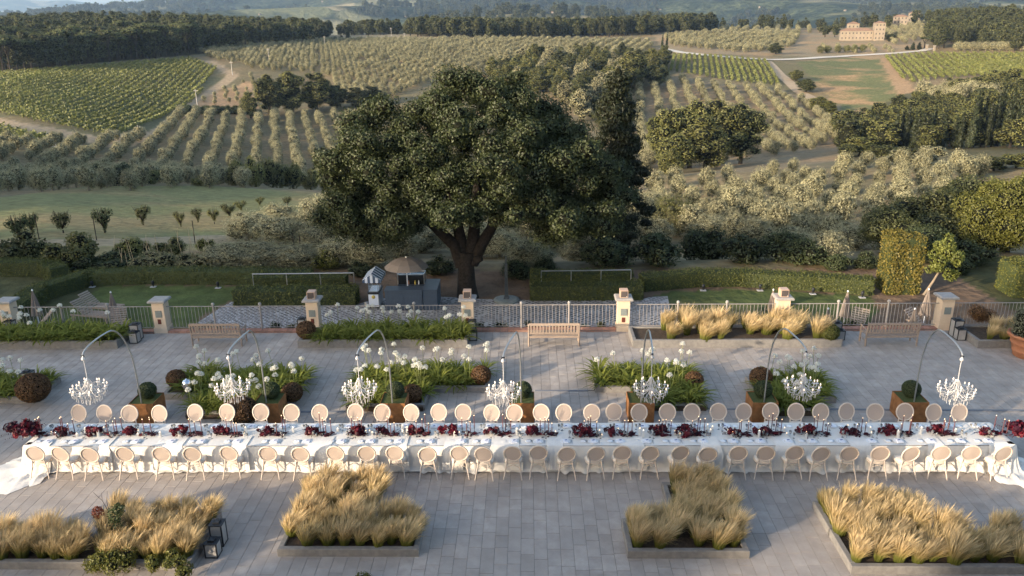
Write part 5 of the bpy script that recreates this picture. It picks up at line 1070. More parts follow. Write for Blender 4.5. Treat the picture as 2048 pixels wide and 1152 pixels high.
def meshes(kind, mat=None, single=True):
    key = (kind, mat, single)
    if key not in MK:
        out = []
        for tb, (V, Q, T), m, h, r in PR[kind]:
            m = mat or m; bk = 'barkpale' if 'olive' in kind else 'bark'
            if single:
                tv = np.array(tb.v); tf = np.array([f for f in tb.f if len(f) == 4]); o = len(V); VV = np.concatenate([V, tv]); QQ = np.concatenate([Q, tf + o]); qm = np.concatenate([np.zeros(len(Q), int), np.ones(len(tf), int)]); out.append((mesh_np(kind, VV, QQ, T, [m, bk, 'innershade_olive' if 'olive' in kind else 'innershade'], qm, 2), h, r))
            else: out.append((tb.mesh('trunk', bk), mesh_np('crown', V, Q, T, [m, 'innershade_olive' if 'olive' in kind else 'innershade'], 0, 1), h, r))
        MK[key] = out
    return MK[key]
for k, n, f in (('olive', 5, P_olive), ('olive_hi', 3, P_olive_hi), ('olive_lo', 4, P_olive_lo), ('wood', 5, P_wood), ('pine', 3, P_pine), ('cypress', 3, P_cypress), ('broad', 4, P_broad), ('shrub', 4, P_shrub), ('shrub_hi', 3, P_shrub_hi), ('sapling', 3, P_sapling), ('conifer', 1, P_conifer)): proto(k, n, f)
rt_ = random.Random(17)
def tree_at(kind, P, h, r, label, group=None, mat=None, parts=False, name='tree', cat='tree', v=None):
    if kind == 'shrub' and r / 1.65 > 1.25 and math.hypot(P[0], P[1]) < 110: kind = 'shrub_hi'
    if v is None: v = rt_.randrange(len(PR[kind]))
    H, R = PR[kind][v][3:5]; sz, sx = h / H, r / R; rz = rt_.uniform(0, 6.28); loc = (P[0], P[1], P[2] - .05)
    if parts:
        t = thing(name, label, cat, loc, rz, group, (sx, sx, sz)); a, b, *_ = meshes(kind, mat, False)[v]; O('trunk', a, t); O('crown', b, t); return t
    return O(name, meshes(kind, mat)[v][0], None, loc, rz, (sx, sx, sz), label, cat, group)
def tree(kind, px, r, ytop, wpx, label, group=None, mat=None, parts=True, name='tree', cat='tree', py=None, v=None):
    """a tree standing r metres out in the direction of pixel column px, as tall as the photo shows"""
    if r < 90: r /= math.cos(azr(px, 520)[0])
    for _ in range(30):
        P = spot(px, r, ytop + 40 if py is None else py)
        if kind in ('cypress', 'pine') or ztop(px, ytop, r) - P.z > .55 * wpx / F * r or P.y < 42: break
        r *= .985
    dep = math.hypot(r, CH - P.z); h = max(1.0, ztop(px, ytop, r) - P.z); return tree_at(kind, P, h, wpx / 2 / F * dep * .97, label, group, mat, parts, name, cat, v)

# garden-side and slope plants, near to far
tree('conifer', 1236, 47, 128, 185, 'tall dark conifer rising just right of the holm oak', name='conifer', mat='l_cypress')
D = 'dark rounded evergreen shrub '
for px, r, yt, w, l, m in ((722, 40, 548, 60, D + 'behind the ice-cream cart', None), (880, 40.5, 512, 90, D + 'left of the oak trunk', None), (1040, 39.5, 516, 90, D + 'right of the oak trunk behind the slim column', None), (1090, 40.5, 530, 60, D + 'beside the handrail right of the column', None),
    (655, 41.5, 492, 82, 'yellow-green bushy shrub left of the ice-cream cart', 'l_laurel'), (1210, 43, 470, 130, D + 'under the right side of the oak crown', None), (1320, 43, 462, 130, D + 'behind the right lawn hedge, leftmost', None), (1400, 45, 446, 120, D + 'behind the right lawn hedge, second from left', None), (1480, 43, 462, 110, D + 'behind the right lawn hedge, third from left', None), (1550, 44, 455, 115, D + 'behind the right lawn hedge, fourth from left', None), (1615, 43, 468, 100, D + 'behind the right lawn hedge, fifth from left', None), (1670, 41, 505, 70, D + 'small, behind the right end of the lawn hedge', None),
    (1728, 41, 508, 60, 'dark green shrub just left of the golden laurel cube', None), (1915, 40, 540, 60, 'round dark clipped bush beside the big golden hedge', None), (1935, 43, 478, 95, 'dark shrub below the big yellow-green tree', None), (1830, 44, 440, 150, 'dense dark shrub behind the golden laurel cube', None)):
    tree('shrub', px, r, yt, w, l, None, m, name='shrub', cat='shrub', py=560)
x_, y_ = gp(1862, 590, GZ); t = thing('small_tree', 'bright green small tree with pale slanting trunk beside the laurel cube', 'tree', (x_, y_, GZ)); MB().tube([(-.35, 0, 0), (0, 0, .7), (.25, 0, 1.3), (.3, 0, 2.0)], [.07, .06, .05, .03], 7).build('trunk', 'barkpale', t)
O('crown', crown_mesh('crown', 'l_lime', rngn(5), shell_lobes(rngn(6), 30, .95, .8, 1.45, (.35, 0, 1.75), (.16, .34), -.8), 4200, .10, core=.5, nj=1.2), t)
tree('shrub', 1795, 58, 405, 170, 'dark leafy tree on the slope behind the laurel cube', mat='l_wood'); tree('shrub', 1880, 56, 375, 190, 'grey-green leafy tree left of the big yellow-green tree', mat='l_wood'); tree('shrub', 1950, 60, 345, 160, 'tall leafy tree behind the big yellow-green tree', mat='l_wood')
def big_right():
    P = spot(2010, 53, 500); zt = ztop(2010, 340, 53); t = thing('bay_tree', 'big yellow-green leafy tree at the right edge', 'tree', (P.x, P.y, P.z)); H = zt - P.z; rng = rngn(50)
    L = shell_lobes(rng, 34, 2.9, 2.6, H * .46, (0, 0, H * .52), (.6, 1.05), -.9) + [(0, 0, H * .5, 2.1, 2, H * .4), (-1.9, -.4, H * .35, 1.1, 1, 1.2), (-1.5, -.6, H * .2, 1.2, 1, 1.2)]
    trunk_mb(H * .4, .25, (0, 0), 3, 1.2, rng).build('trunk', 'bark', t); V, Q, T = crown(rng, L, 52000, .115, nj=.85, core=.66); O('crown', mesh_np('crown', V, Q, T, ['l_laurel', 'innershade'], 0, 1), t)
big_right()
# near olives on the slope left and right of the oak
k = 0
NO = ((470, 46, 480, 150), (540, 46, 482, 140), (600, 47, 485, 120), (500, 62, 418, 110), (560, 64, 425, 120), (610, 66, 420, 120), (640, 60, 440, 110), (680, 58, 470, 110), (740, 62, 465, 130), (700, 75, 430, 110), (560, 78, 402, 100), (800, 64, 450, 120), (850, 75, 440, 120), (1000, 66, 452, 120), (1060, 58, 478, 120), (1110, 70, 440, 120), (1160, 60, 470, 110), (1345, 66, 385, 110), (1300, 60, 430, 110), (1420, 72, 425, 100), (1500, 70, 430, 100), (1580, 62, 450, 110), (1650, 60, 458, 110), (1700, 66, 440, 100), (1640, 74, 425, 90), (1560, 78, 415, 90))
for px, r, yt, w in NO:
    side_ = 'left' if px < 700 else 'mid' if px < 1200 else 'right'; rank_ = sum(1 for q in NO if q[0] < px and (q[0] < 700) == (px < 700) and (q[0] < 1200) == (px < 1200)); lab = ORD[rank_] + ' near olive from the left, just beyond the garden, ' + ('left of the oak' if px < 700 else 'under the oak crown' if px < 1200 else 'right of the oak'); tree('olive_hi', px, r, yt, w, lab, 'olives just beyond the garden, ' + ('left' if px < 700 else 'middle' if px < 1200 else 'right'), 'l_broad' if px == 1345 else None, name='olive_tree', py=yt + 60)
# young trees in the left field
for k, (px, yb, yt, w) in enumerate(((40, 482, 424, 42), (66, 470, 418, 30), (127, 466, 416, 44), (210, 466, 411, 40), (287, 450, 406, 36), (362, 454, 418, 24), (396, 445, 413, 24), (429, 448, 412, 26), (459, 434, 404, 34), (482, 420, 400, 30), (575, 414, 390, 22), (520, 410, 392, 22))):
    P = hit(px, yb); r = math.hypot(P.x, P.y); h = ztop(px, yt, r) - P.z; tree_at('sapling', P, h, w / 2 / F * math.hypot(r, CH - P.z), ORD[k] + ' young vase-shaped tree from the left in the green field', 'young trees in the left field', 'l_box' if k in (0, 1, 3) else 'l_broad' if k % 2 else 'l_wood', True, 'young_tree')
for px, r, yt, w, l, m in ((48, 52, 455, 110, 'leafy fruit tree by the road at the far left', 'l_wood'), (148, 51, 462, 110, 'leafy fruit tree beyond the left hedge, second from left', 'l_broad'), (268, 52, 468, 80, 'yellow-green bush behind the bean stakes', 'l_broad'), (345, 52, 472, 70, 'yellow-green bush behind the bamboo stakes, middle', 'l_broad'), (414, 53, 478, 45, 'small yellow-green bush right of the stakes', 'l_laurel'), (230, 47, 505, 110, 'dark vegetable-garden growth behind the left hedge', None), (310, 47, 500, 110, 'green vegetable rows among the stakes', 'l_reed'), (390, 46, 502, 100, 'reedy growth beyond the left hedge', 'l_reed'), (100, 46, 520, 100, 'low green growth beyond the left hedge corner', 'l_reed'), (180, 46, 525, 90, 'low rose bushes beyond the left hedge', 'l_darkshrub')):
    tree('shrub', px, r, yt, w, l, None, m, name='shrub', cat='shrub', py=520)
rr_ = random.Random(5)
for k in range(22):
    px = 225 + k * 9.5 + rr_.uniform(-3, 3); r = rr_.uniform(46.5, 49); P = spot(px, r, 520); h = rr_.uniform(1.0, 1.9); MB().tube([(0, 0, 0), (rr_.uniform(-.3, .3), rr_.uniform(-.2, .2), h)], [.016, .010], 5).build('bamboo_stake', 'cane_stake', None, (P.x, P.y, P.z - .05), label='tan bamboo plant stake beyond the left hedge', cat='stake', group='bamboo stakes in the vegetable garden')
for k, (px, py) in enumerate(((85, 510), (198, 505), (392, 500), (592, 545), (606, 552))):
    P = spot(px, (60, 60, 60, 45, 44)[k], py); MB().tube([(0, 0, -.1), (.02, 0, 1.7)], .03, 5).build('fence_post', 'bark', None, P, label=ORD[k] + ' thin wooden post from the left beyond the hedge', cat='post', group='thin posts beyond the hedge')

# ------------------------------------------------------------------ olive groves in rows
GROVES = [  # pixel polygon, row direction (radians from +Y), row spacing, tree spacing, phase, height, jitter
 ([(-60, 285), (180, 285), (300, 270), (355, 232), (760, 232), (760, 330), (640, 372), (0, 388), (-60, 390)], -.30, 4.9, 4.6, 3.6, .9),
 ([(385, 100), (560, 88), (640, 82), (960, 80), (1300, 84), (1310, 100), (1240, 140), (1060, 150), (900, 150), (760, 215), (700, 210), (650, 150), (520, 140), (430, 120)], .25, 5.4, 5.0, 3.7, .6),
 ([(400, 205), (505, 150), (515, 205), (470, 215)], .5, 6.0, 5.0, 2.4, .8),
 ([(1230, 152), (1470, 172), (1560, 185), (1650, 225), (1690, 285), (1640, 300), (1560, 310), (1290, 345), (1230, 340)], .12, 6.0, 5.0, 3.7, 1.3),
 ([(1240, 384), (1450, 366), (1560, 346), (1780, 331), (1960, 333), (2000, 352), (1880, 410), (1760, 480), (1640, 505), (1300, 490), (1240, 440)], .98, 5.4, 4.3, 3.1, .6),
 ([(1330, 74), (1440, 66), (1600, 68), (1580, 100), (1480, 106), (1340, 92)], .5, 6.0, 5.2, 4.2, .5),
 ([(1440, 58), (1640, 50), (1660, 66), (1440, 66)], .3, 8, 7, 4, 1.5),
 ([(1755, 55), (1850, 48), (1850, 78), (1790, 92), (1760, 80)], .3, 7, 6.5, 4, 1.5),
 ([(1610, 92), (1800, 96), (1800, 108), (1640, 106)], .3, 8.5, 8, 3.2, 2)]
def lattice(poly, ang, sa, sb, jit, rng, rmin=45, rmax=1100):
    hp = [hit(min(max(x, -400), 2448), y) for x, y in poly]; hp = [p for p in hp if p is not None]; xs = [p.x for p in hp]; ys = [p.y for p in hp]; c, s = math.cos(ang), math.sin(ang); cx, cy_ = sum(xs) / len(xs), sum(ys) / len(ys); R = max(max(xs) - min(xs), max(ys) - min(ys)) * .8 + 10
    out = []; na_, nb_ = int(R / sa) + 1, int(R / sb) + 1
    for i in range(-na_, na_ + 1):
        for j in range(-nb_, nb_ + 1):
            u, v = i * sa + rng.uniform(-jit, jit) * .5, j * sb + rng.uniform(-jit, jit); x = cx + u * c + v * s; y = cy_ - u * s + v * c
            if y < 20 or not (rmin < math.hypot(x, y) < rmax): continue
            z = gz(x, y); px, py = projn(np.array([x, y, z])); out.append((x, y, z, float(px), float(py), i))
    P = np.array(out); m = inpoly(P[:, 3], P[:, 4], poly); return P[m]
def visible(P, up=2.0):
    d = Vector((P[0], P[1], P[2] + up)) - Vector((0, 0, CH)); L = d.length; h = BV.ray_cast(Vector((0, 0, CH)), d / L); return h[0] is None or h[3] > L - 1.5
rng_g = random.Random(4); OL = []
for gi, (poly, ang, sa, sb, h, jit) in enumerate(GROVES):
    for p in lattice(poly, ang, sa, sb, jit, rng_g):
        if rng_g.random() < .05: continue
        hh = h * rng_g.uniform(.75, 1.15); r = math.hypot(p[0], p[1])
        if not (-60 < p[3] < 2110): continue
        OL.append((r, p[0], p[1], p[2], hh, gi, visible(p)))
GN_ = ['grey-green olive tree in the row grove below the vineyard, left', 'olive tree in the big grove on the crest left of centre', 'small olive on the dry slope by the vineyard path', 'olive tree in the rows left of the bare field, right', 'olive tree in the near rows at right below the cypresses', 'olive tree in the grove left of the farm villa', 'scattered olive on the ridge left of the farm villa', 'olive on the slope behind the farm villa', 'small olive in front of the farm villa']
OL.sort(key=lambda q: q[0] / q[4] + (1e5 if not q[6] else 0)); OLN = OL[:230]; OLF = OL[230:]
for n_, (r, x, y, z, h, gi, _) in enumerate(OLN): tree_at('olive', (x, y, z), h, h * rng_g.uniform(.36, .46), GN_[gi], GN_[gi].replace('olive tree', 'olives'), None, n_ < 60, 'olive_tree')
def scatter(name, pts, mlist, label, cat):
    """one object for what is past counting: points carrying instanced trees"""
    C = bpy.data.collections.new(name + '_forms')
    for i, me in enumerate(mlist): C.objects.link(bpy.data.objects.new('%s_form_%02d' % (name, i), me))
    me = bpy.data.meshes.new(name); me.from_pydata([p[:3] for p in pts], [], []); 
    for nm, ty, vals in (('sc', 'FLOAT_VECTOR', [c for p in pts for c in p[3]]), ('rz', 'FLOAT', [p[4] for p in pts]), ('vi', 'INT', [p[5] for p in pts])):
        a = me.attributes.new(nm, ty, 'POINT'); a.data.foreach_set('vector' if ty == 'FLOAT_VECTOR' else 'value', vals)
    ng = bpy.data.node_groups.new(name, 'GeometryNodeTree'); ng.interface.new_socket('Geometry', in_out='INPUT', socket_type='NodeSocketGeometry'); ng.interface.new_socket('Geometry', in_out='OUTPUT', socket_type='NodeSocketGeometry')
    N = ng.nodes; gi_ = N.new('NodeGroupInput'); go = N.new('NodeGroupOutput'); ip = N.new('GeometryNodeInstanceOnPoints'); ci = N.new('GeometryNodeCollectionInfo'); ci.inputs[0].default_value = C; ci.inputs['Separate Children'].default_value = True; ci.inputs['Reset Children'].default_value = True
    def na(nm, ty): q = N.new('GeometryNodeInputNamedAttribute'); q.data_type = ty; q.inputs[0].default_value = nm; return q.outputs[0]
    cx_ = N.new('ShaderNodeCombineXYZ'); L = ng.links; L.new(na('rz', 'FLOAT'), cx_.inputs[2]); L.new(gi_.outputs[0], ip.inputs['Points']); L.new(ci.outputs[0], ip.inputs['Instance']); ip.inputs['Pick Instance'].default_value = True
    L.new(na('vi', 'INT'), ip.inputs['Instance Index']); L.new(cx_.outputs[0], ip.inputs['Rotation']); L.new(na('sc', 'FLOAT_VECTOR'), ip.inputs['Scale']); L.new(ip.outputs[0], go.inputs[0])
    o = O(name, me, label=label, cat=cat, kind='stuff'); o.modifiers.new('scatter', 'NODES').node_group = ng; return o
om = [m[0] for m in meshes('olive')]
scatter('distant_olive_grove', [(x, y, z - .05, (h / 4 * .92,) * 2 + (h / 4,), rng_g.uniform(0, 6.28), rng_g.randrange(5)) for r, x, y, z, h, gi, _ in OLF], om, 'distant grey-green olive groves covering the far slopes', 'olive grove')
print('olives', len(OL))
for p in lattice([(620, 395), (660, 455), (780, 470), (1130, 470), (1250, 455), (1300, 395), (1300, 505), (1000, 515), (640, 515)], .3, 6.5, 6.0, 1.6, rng_g):
    tree_at('olive_hi', p, rng_g.uniform(3, 4.4), rng_g.uniform(1.7, 2.3), 'grey olive tree glimpsed under and beside the oak crown', 'olives glimpsed under the oak', None, False, 'olive_tree')
# ------------------------------------------------------------------ woods
def wood_fill(poly, step, rng, jit=.45):
    return lattice(poly, .3, step, step, step * jit, rng, 60, 1500)
WD = []; rw = random.Random(9)
for poly, kinds, step, hgt, wh in (([(-150, 150), (0, 143), (380, 112), (395, 96), (640, 80), (650, 60), (400, 60), (0, 60), (-150, 60)], ('wood', 'wood', 'pine'), 8.5, (11, 16), 'in the dark wood above the left vineyard'), ([(810, 74), (1000, 76), (1240, 74), (1430, 62), (1400, 58), (1100, 62), (820, 66)], ('wood',), 9, (11, 16), 'in the wood along the crest at centre'), ([(640, 74), (800, 70), (800, 66), (640, 66)], ('wood', 'cypress'), 13, (9, 14), 'in the tree line left of the crest wood')):
    for p in wood_fill(poly, step, rw):
        if -80 < p[3] < 2120: WD.append((p, rw.choice(kinds), rw.uniform(*hgt), wh))
# front edge of the left wood: a closed wall of crowns
for k in range(46):
    u = k / 45; P = hit(8 + u * 640, 146 - u * 62 - 4 * math.sin(u * 3.14))
    if P: WD.append(((P.x, P.y, P.z, 8 + u * 640, 0), rw.choice(('wood', 'pine', 'wood')), rw.uniform(12, 16), 'in the dark wood above the left vineyard'))
vis_ = [(math.hypot(p[0], p[1]) + (0 if visible(p, h * .8) else 1e5), p, k, h, w) for p, k, h, w in WD]; vis_.sort(key=lambda q: q[0])
for _, p, k, h, w in vis_[:150]: tree_at(k, p, h, PR[k][0][4] * h / PR[k][0][3] * 1.1, {'wood': 'dark broadleaf tree ', 'pine': 'flat-topped umbrella pine ', 'cypress': 'slim dark cypress '}[k] + w, {'wood': 'broadleaf trees ', 'pine': 'umbrella pines ', 'cypress': 'cypresses '}[k] + w, None, False, {'wood': 'woodland_tree', 'pine': 'umbrella_pine', 'cypress': 'cypress'}[k])
wm = [m[0] for m in meshes('wood')]; far_w = [(p[0], p[1], p[2], (h / 13.5 * 1.1,) * 2 + (h / 13.5,), rw.uniform(0, 6), rw.randrange(5)) for _, p, k, h, w in vis_[150:]]
for p in wood_fill([(1850, 98), (2150, 108), (2150, 38), (2000, 40), (1870, 48), (1845, 75)], 9.5, rw): far_w.append((p[0], p[1], p[2], (rw.uniform(.7, 1.05),) * 3, rw.uniform(0, 6), rw.randrange(5)))
for k in range(900):                                     # trees beyond the crest, closing the near skyline
    a = math.radians(rw.uniform(-36, 36)); r = rw.uniform(680, 1500); x, y = math.sin(a) * r, math.cos(a) * r; far_w.append((x, y, gz(x, y), (rw.uniform(.6, 1.0),) * 3, rw.uniform(0, 6), rw.randrange(5)))
rh = random.Random(21); nh = 0
while nh < 9000:                                         # woods on the far hills
    a = math.radians(rh.uniform(-37, 37)); r = 1350 + 3900 * rh.random() ** .8; x, y = math.sin(a) * r, math.cos(a) * r; m = math.sin(x * .004 + 1) + math.sin(y * .0052 + x * .0021) + .8 * math.sin(x * .011 - y * .007)
    if m < -.25: continue
    q = HB.ray_cast(Vector((x, y, 900)), Vector((0, 0, -1)))[0]; nh += 1
    if q: sc_ = rh.uniform(.9, 1.7) * (1 + r / 6000); far_w.append((x, y, q.z - 1, (sc_ * 1.3, sc_ * 1.3, sc_), rh.uniform(0, 6), rh.randrange(5)))
scatter('distant_wood', far_w, wm, 'distant broadleaf wood covering the hill beyond the slopes', 'wood'); print('woods', len(WD), len(far_w))
# tree groups that stand out
G = lambda l: l
for px, r, yt, w, kind, mat, l in (
    (535, 292, 142, 75, 'broad', None, 'tall clump tree at the left end of the group above the olive rows'), (580, 295, 134, 85, 'broad', None, 'tallest tree of the group above the olive rows, left'), (630, 297, 140, 80, 'broad', None, 'tree in the middle of the group above the olive rows'), (672, 300, 165, 60, 'broad', 'l_wood', 'lower dark tree at the right of the group above the olive rows'), (712, 300, 172, 60, 'broad', 'l_wood', 'dark tree right of the group, beside the oak crown'), (745, 305, 170, 60, 'broad', 'l_wood', 'dark tree touching the upper left of the oak crown'), (500, 285, 180, 40, 'broad', None, 'small tree at the foot of the group above the olive rows'),
    (1335, 170, 205, 100, 'broad', None, 'left tree of the tall yellow-green clump right of the conifer'), (1385, 172, 190, 120, 'broad', None, 'big tree of the tall yellow-green clump right of the conifer'), (1440, 175, 188, 130, 'broad', None, 'central big tree of the yellow-green clump'), (1488, 178, 196, 110, 'broad', 'l_wood', 'dark right-hand tree of the yellow-green clump'), (1415, 160, 225, 120, 'broad', None, 'front tree of the yellow-green clump'), (1350, 155, 260, 100, 'broad', None, 'low front tree of the yellow-green clump'), (1340, 120, 290, 60, 'broad', None, 'tawny tree at the foot of the yellow-green clump'),
    (1262, 330, 96, 80, 'broad', None, 'tall broadleaf tree above the conifer tip'), (1220, 330, 130, 60, 'broad', None, 'lower tree left of the tall one above the conifer'), (1310, 335, 125, 55, 'broad', 'l_wood', 'dark tree right of the tall one above the conifer'), (1180, 320, 150, 60, 'broad', None, 'rounded tree between oak crown and farmhouse'), (1120, 320, 150, 55, 'broad', 'l_wood', 'dark tree just above the oak crown, centre'), (1075, 318, 152, 50, 'broad', None, 'tree just above the oak crown, left of centre'),
    (1550, 470, 84, 38, 'broad', 'l_wood', 'round dark tree beside the white road'), (1610, 345, 155, 45, 'broad', 'l_wood', 'bush tree on the left edge of the bare field, upper'), (1590, 370, 138, 36, 'broad', None, 'upper bush on the left edge of the bare field'), (1635, 315, 190, 50, 'broad', None, 'tree on the left edge of the bare field, middle'), (1655, 300, 200, 40, 'broad', 'l_laurel', 'yellow-green tree on the left edge of the bare field, lower')):
    tree(kind, px, r, yt, w, l, None, mat, True)
for p in lattice([(1030, 128), (1120, 118), (1230, 118), (1330, 130), (1330, 160), (1250, 175), (1250, 270), (1000, 200), (980, 150)],   .4, 9, 8, 2.5, rng_g):
    if ((p[3] - 950) / 290) ** 2 + ((p[4] - 350) / 205) ** 2 < .8: continue
    tree_at('broad', p, rng_g.uniform(6, 12), rng_g.uniform(3.2, 4.6), 'broadleaf tree in the scrubby wood behind the oak crown', 'trees in the scrubby wood behind the oak', rng_g.choice((None, 'l_wood', 'l_olive')), False, 'woodland_tree')
# cypress grove and wood on the right
rk = random.Random(12); cyp = [(1744, 232, 224), (1757, 230, 228), (1770, 232, 232), (1795, 228, 230), (1805, 230, 236), (1819, 226, 214), (1830, 224, 236), (1838, 222, 245), (1862, 224, 238), (1870, 226, 220), (1885, 222, 240), (1890, 226, 232), (1912, 224, 242), (1925, 222, 236), (1940, 222, 250), (1957, 226, 185), (1963, 228, 190), (1975, 230, 200), (1985, 226, 205), (1998, 228, 190), (2005, 232, 182), (2012, 230, 184), (2020, 226, 200), (2030, 230, 176), (2040, 228, 180), (1950, 222, 228), (1848, 222, 228), (2046, 224, 210)]
for k, (px, r, yt) in enumerate(cyp): tree('cypress', px, r - 27, yt - 26, rk.uniform(11, 15), 'slim dark cypress in the wood at right below the vineyard', 'cypresses at right below the vineyard', None, True, 'cypress')
for p in lattice([(1668, 318), (1672, 268), (1740, 250), (1800, 225), (1850, 196), (1900, 182), (2110, 160), (2110, 318), (1990, 322), (1800, 312)], .2, 8.0, 7.5, 2.2, rng_g, 190):
    tree_at('wood', p, rk.uniform(5, 8.5), rk.uniform(2.8, 4.2), 'rounded broadleaf tree in the mixed wood at right below the vineyard', 'broadleaf trees at right below the vineyard', rk.choice((None, 'l_broad', 'l_broad')), False, 'broadleaf_tree')
for k in range(16):
    px = 1850 + rk.uniform(-20, 190); tree('olive', px, rk.uniform(300, 330), rk.uniform(150, 180), 34, 'pale olive at the upper edge of the mixed wood at right', 'olives above the mixed wood at right', None, False, 'olive_tree')
for px, r, yt, w, m in ((1720, 208, 268, 70, 'l_broad'), (1690, 206, 285, 50, None), (1760, 206, 285, 60, None), (1810, 204, 290, 60, None), (1860, 203, 290, 60, 'l_olive'), (1790, 200, 303, 60, 'l_olive'), (1840, 198, 305, 60, 'l_olive'), (1930, 190, 308, 70, 'l_olive'), (1985, 185, 312, 60, None), (2030, 190, 305, 60, 'l_broad')): tree('wood', px, r, yt, w, 'leafy tree along the foot of the mixed wood at right', 'trees at the foot of the mixed wood', m, False, 'woodland_tree')
# bushes bordering the left field and scattered scrub
for k, (px, yt, w, m) in enumerate(((205, 322, 50, 'l_darkshrub'), (250, 320, 55, 'l_darkshrub'), (300, 333, 55, 'l_broad'), (345, 345, 40, None), (400, 348, 40, 'l_broad'), (470, 312, 60, 'l_broad'), (510, 308, 60, 'l_broad'), (545, 312, 60, 'l_broad'), (585, 318, 60, 'l_broad'), (620, 335, 50, 'l_broad'), (655, 345, 50, None))): tree('shrub', px, 138 + (k % 3) * 3, yt, w, ORD[k] + ' bush from the left along the far edge of the green field', 'bushes along the far edge of the green field', m or 'l_wood', True, 'field_bush', 'bush', py=360)
for k in range(14):
    px = 365 + k * 9.5; P = hit(px, 228); tree_at('shrub', P, 3.2, 2.6, 'dark bush in the hedge above the olive rows', 'bushes in the hedge above the olive rows', None, False, 'hedge_bush', 'bush')
for k, (px, yb) in enumerate(((1655, 106), (1675, 106), (1693, 105), (1708, 105), (1725, 104), (1640, 107))): P = hit(px, yb); tree_at('olive', P, 4.5, 2.6, 'round bush in the row above the white road', 'row of bushes above the white road', 'l_broad', False, 'roadside_bush', 'bush')
for k, (px, r, yt, w, kd, l) in enumerate(((1846, 520, 73, 28, 'pine', 'umbrella pine left of the gateway by the vineyard'), (1885, 520, 73, 34, 'pine', 'umbrella pine right of the gateway by the vineyard'), (1905, 522, 78, 24, 'pine', 'smaller umbrella pine beside the gateway pines'), (1822, 515, 82, 9, 'cypress', 'slim cypress left of the gateway, nearer'), (1834, 515, 82, 9, 'cypress', 'slim cypress just left of the gateway pines'), (1809, 515, 90, 9, 'cypress', 'small cypress left of the gateway'), (1649, 620, 42, 24, 'wood', 'dark tree left of the farm villa, outer'), (1668, 620, 45, 22, 'wood', 'dark tree left of the farm villa, inner'), (1754, 585, 44, 9, 'cypress', 'cypress growing against the villa tower'), (1775, 600, 66, 24, 'wood', 'dark tree right of the villa tower'), (1400, 640, 30, 22, 'wood', 'tall dark tree at the right end of the crest wood'), (1385, 640, 36, 18, 'wood', 'dark tree second from the right end of the crest wood'), (1324, 470, 64, 6, 'cypress', 'thin cypress at the start of the white road'), (1333, 472, 62, 6, 'cypress', 'second thin cypress at the start of the white road'), (697, 560, 54, 10, 'cypress', 'thin cypress on the pale crest field'), (686, 560, 68, 10, 'cypress', 'short cypress on the pale crest field'), (433, 640, 30, 12, 'cypress', 'dark conifer tip above the left wood'))): tree(kd, px, r, yt, w, l, None, None, False, {'pine': 'umbrella_pine', 'cypress': 'cypress', 'wood': 'tree'}[kd])
for k in range(12): P = hit(1915 + k * 14, 101); tree_at('olive', P, 5, 3, 'round olive in the row behind the right vineyard', 'olives behind the right vineyard', None, False, 'olive_tree')

# ------------------------------------------------------------------ vineyards: one object per row
def vineyard(poly, a, b, space, label, group, hgt=1.5, limit=90, dens=9):
    A, B = hit(*a), hit(*b); ang = math.atan2(B.x - A.x, B.y - A.y); rng = random.Random(3); P = lattice(poly, ang, space, .9, 0, rng); rg2 = np.random.default_rng(8); rows = {}
    for p in P: rows.setdefault(int(p[5]), []).append(p)
    rows = [(np.mean([q[3] for q in v]), v) for v in rows.values() if len(v) >= 4]; rows.sort(key=lambda q: q[0])
    for k, (i, pts) in enumerate(rows):
        pts = np.array(pts); t_ = pts[:, 0] * math.sin(ang) + pts[:, 1] * math.cos(ang); pts = pts[np.argsort(t_)]; br = np.split(np.arange(len(pts)), np.where(np.diff(np.sort(t_)) > 1.6)[0] + 1); pts = pts[max(br, key=len)]; n = len(pts) * dens; c = pts[rg2.integers(0, len(pts), n), :3] + rg2.normal(size=(n, 3)) * np.array([.32, .32, 0]); c[:, 2] += rg2.uniform(.25, hgt, n); o = pts[0, :3]; nn = rg2.normal(size=(n, 3)) * .6 + np.array([-.3, -.7, .6]); nn /= np.linalg.norm(nn, axis=1, keepdims=True)
        V, Q = diamonds(c - o, nn, rg2.uniform(.45, .85, n), rg2, .8); O('vine_row', mesh_np('vine_row', V, Q, None, ['l_vine']), None, o, 0, None, (ORD[k] + ' ' + label + ', from the left') if k < len(ORD) else label + ', toward the right end', 'vine row', group)
vineyard([(-60, 152), (0, 148), (380, 118), (440, 140), (385, 205), (290, 262), (205, 270), (0, 228), (-60, 222)], (300, 256), (436, 150), 2.5, 'row of green vines in the sloping left vineyard', 'rows of the left vineyard')
vineyard([(1768, 114), (1850, 108), (2110, 108), (2110, 160), (1960, 152), (1880, 158), (1815, 168)], (1806, 160), (1772, 116), 2.9, 'row of green vines in the right vineyard by the gateway', 'rows of the right vineyard', 1.5)
vineyard([(1310, 110), (1420, 112), (1535, 122), (1560, 172), (1480, 165), (1330, 140)], (1560, 168), (1535, 125), 2.6, 'row of vines in the dark green plot below the white road', 'rows of the plot below the white road', 1.3)
vineyard([(-60, 250), (0, 254), (120, 282), (110, 290), (0, 284), (-60, 284)], (20, 280), (60, 262), 2.6, 'row of vines in the small plot at the left edge', 'rows of the small plot at the left edge', 1.4)
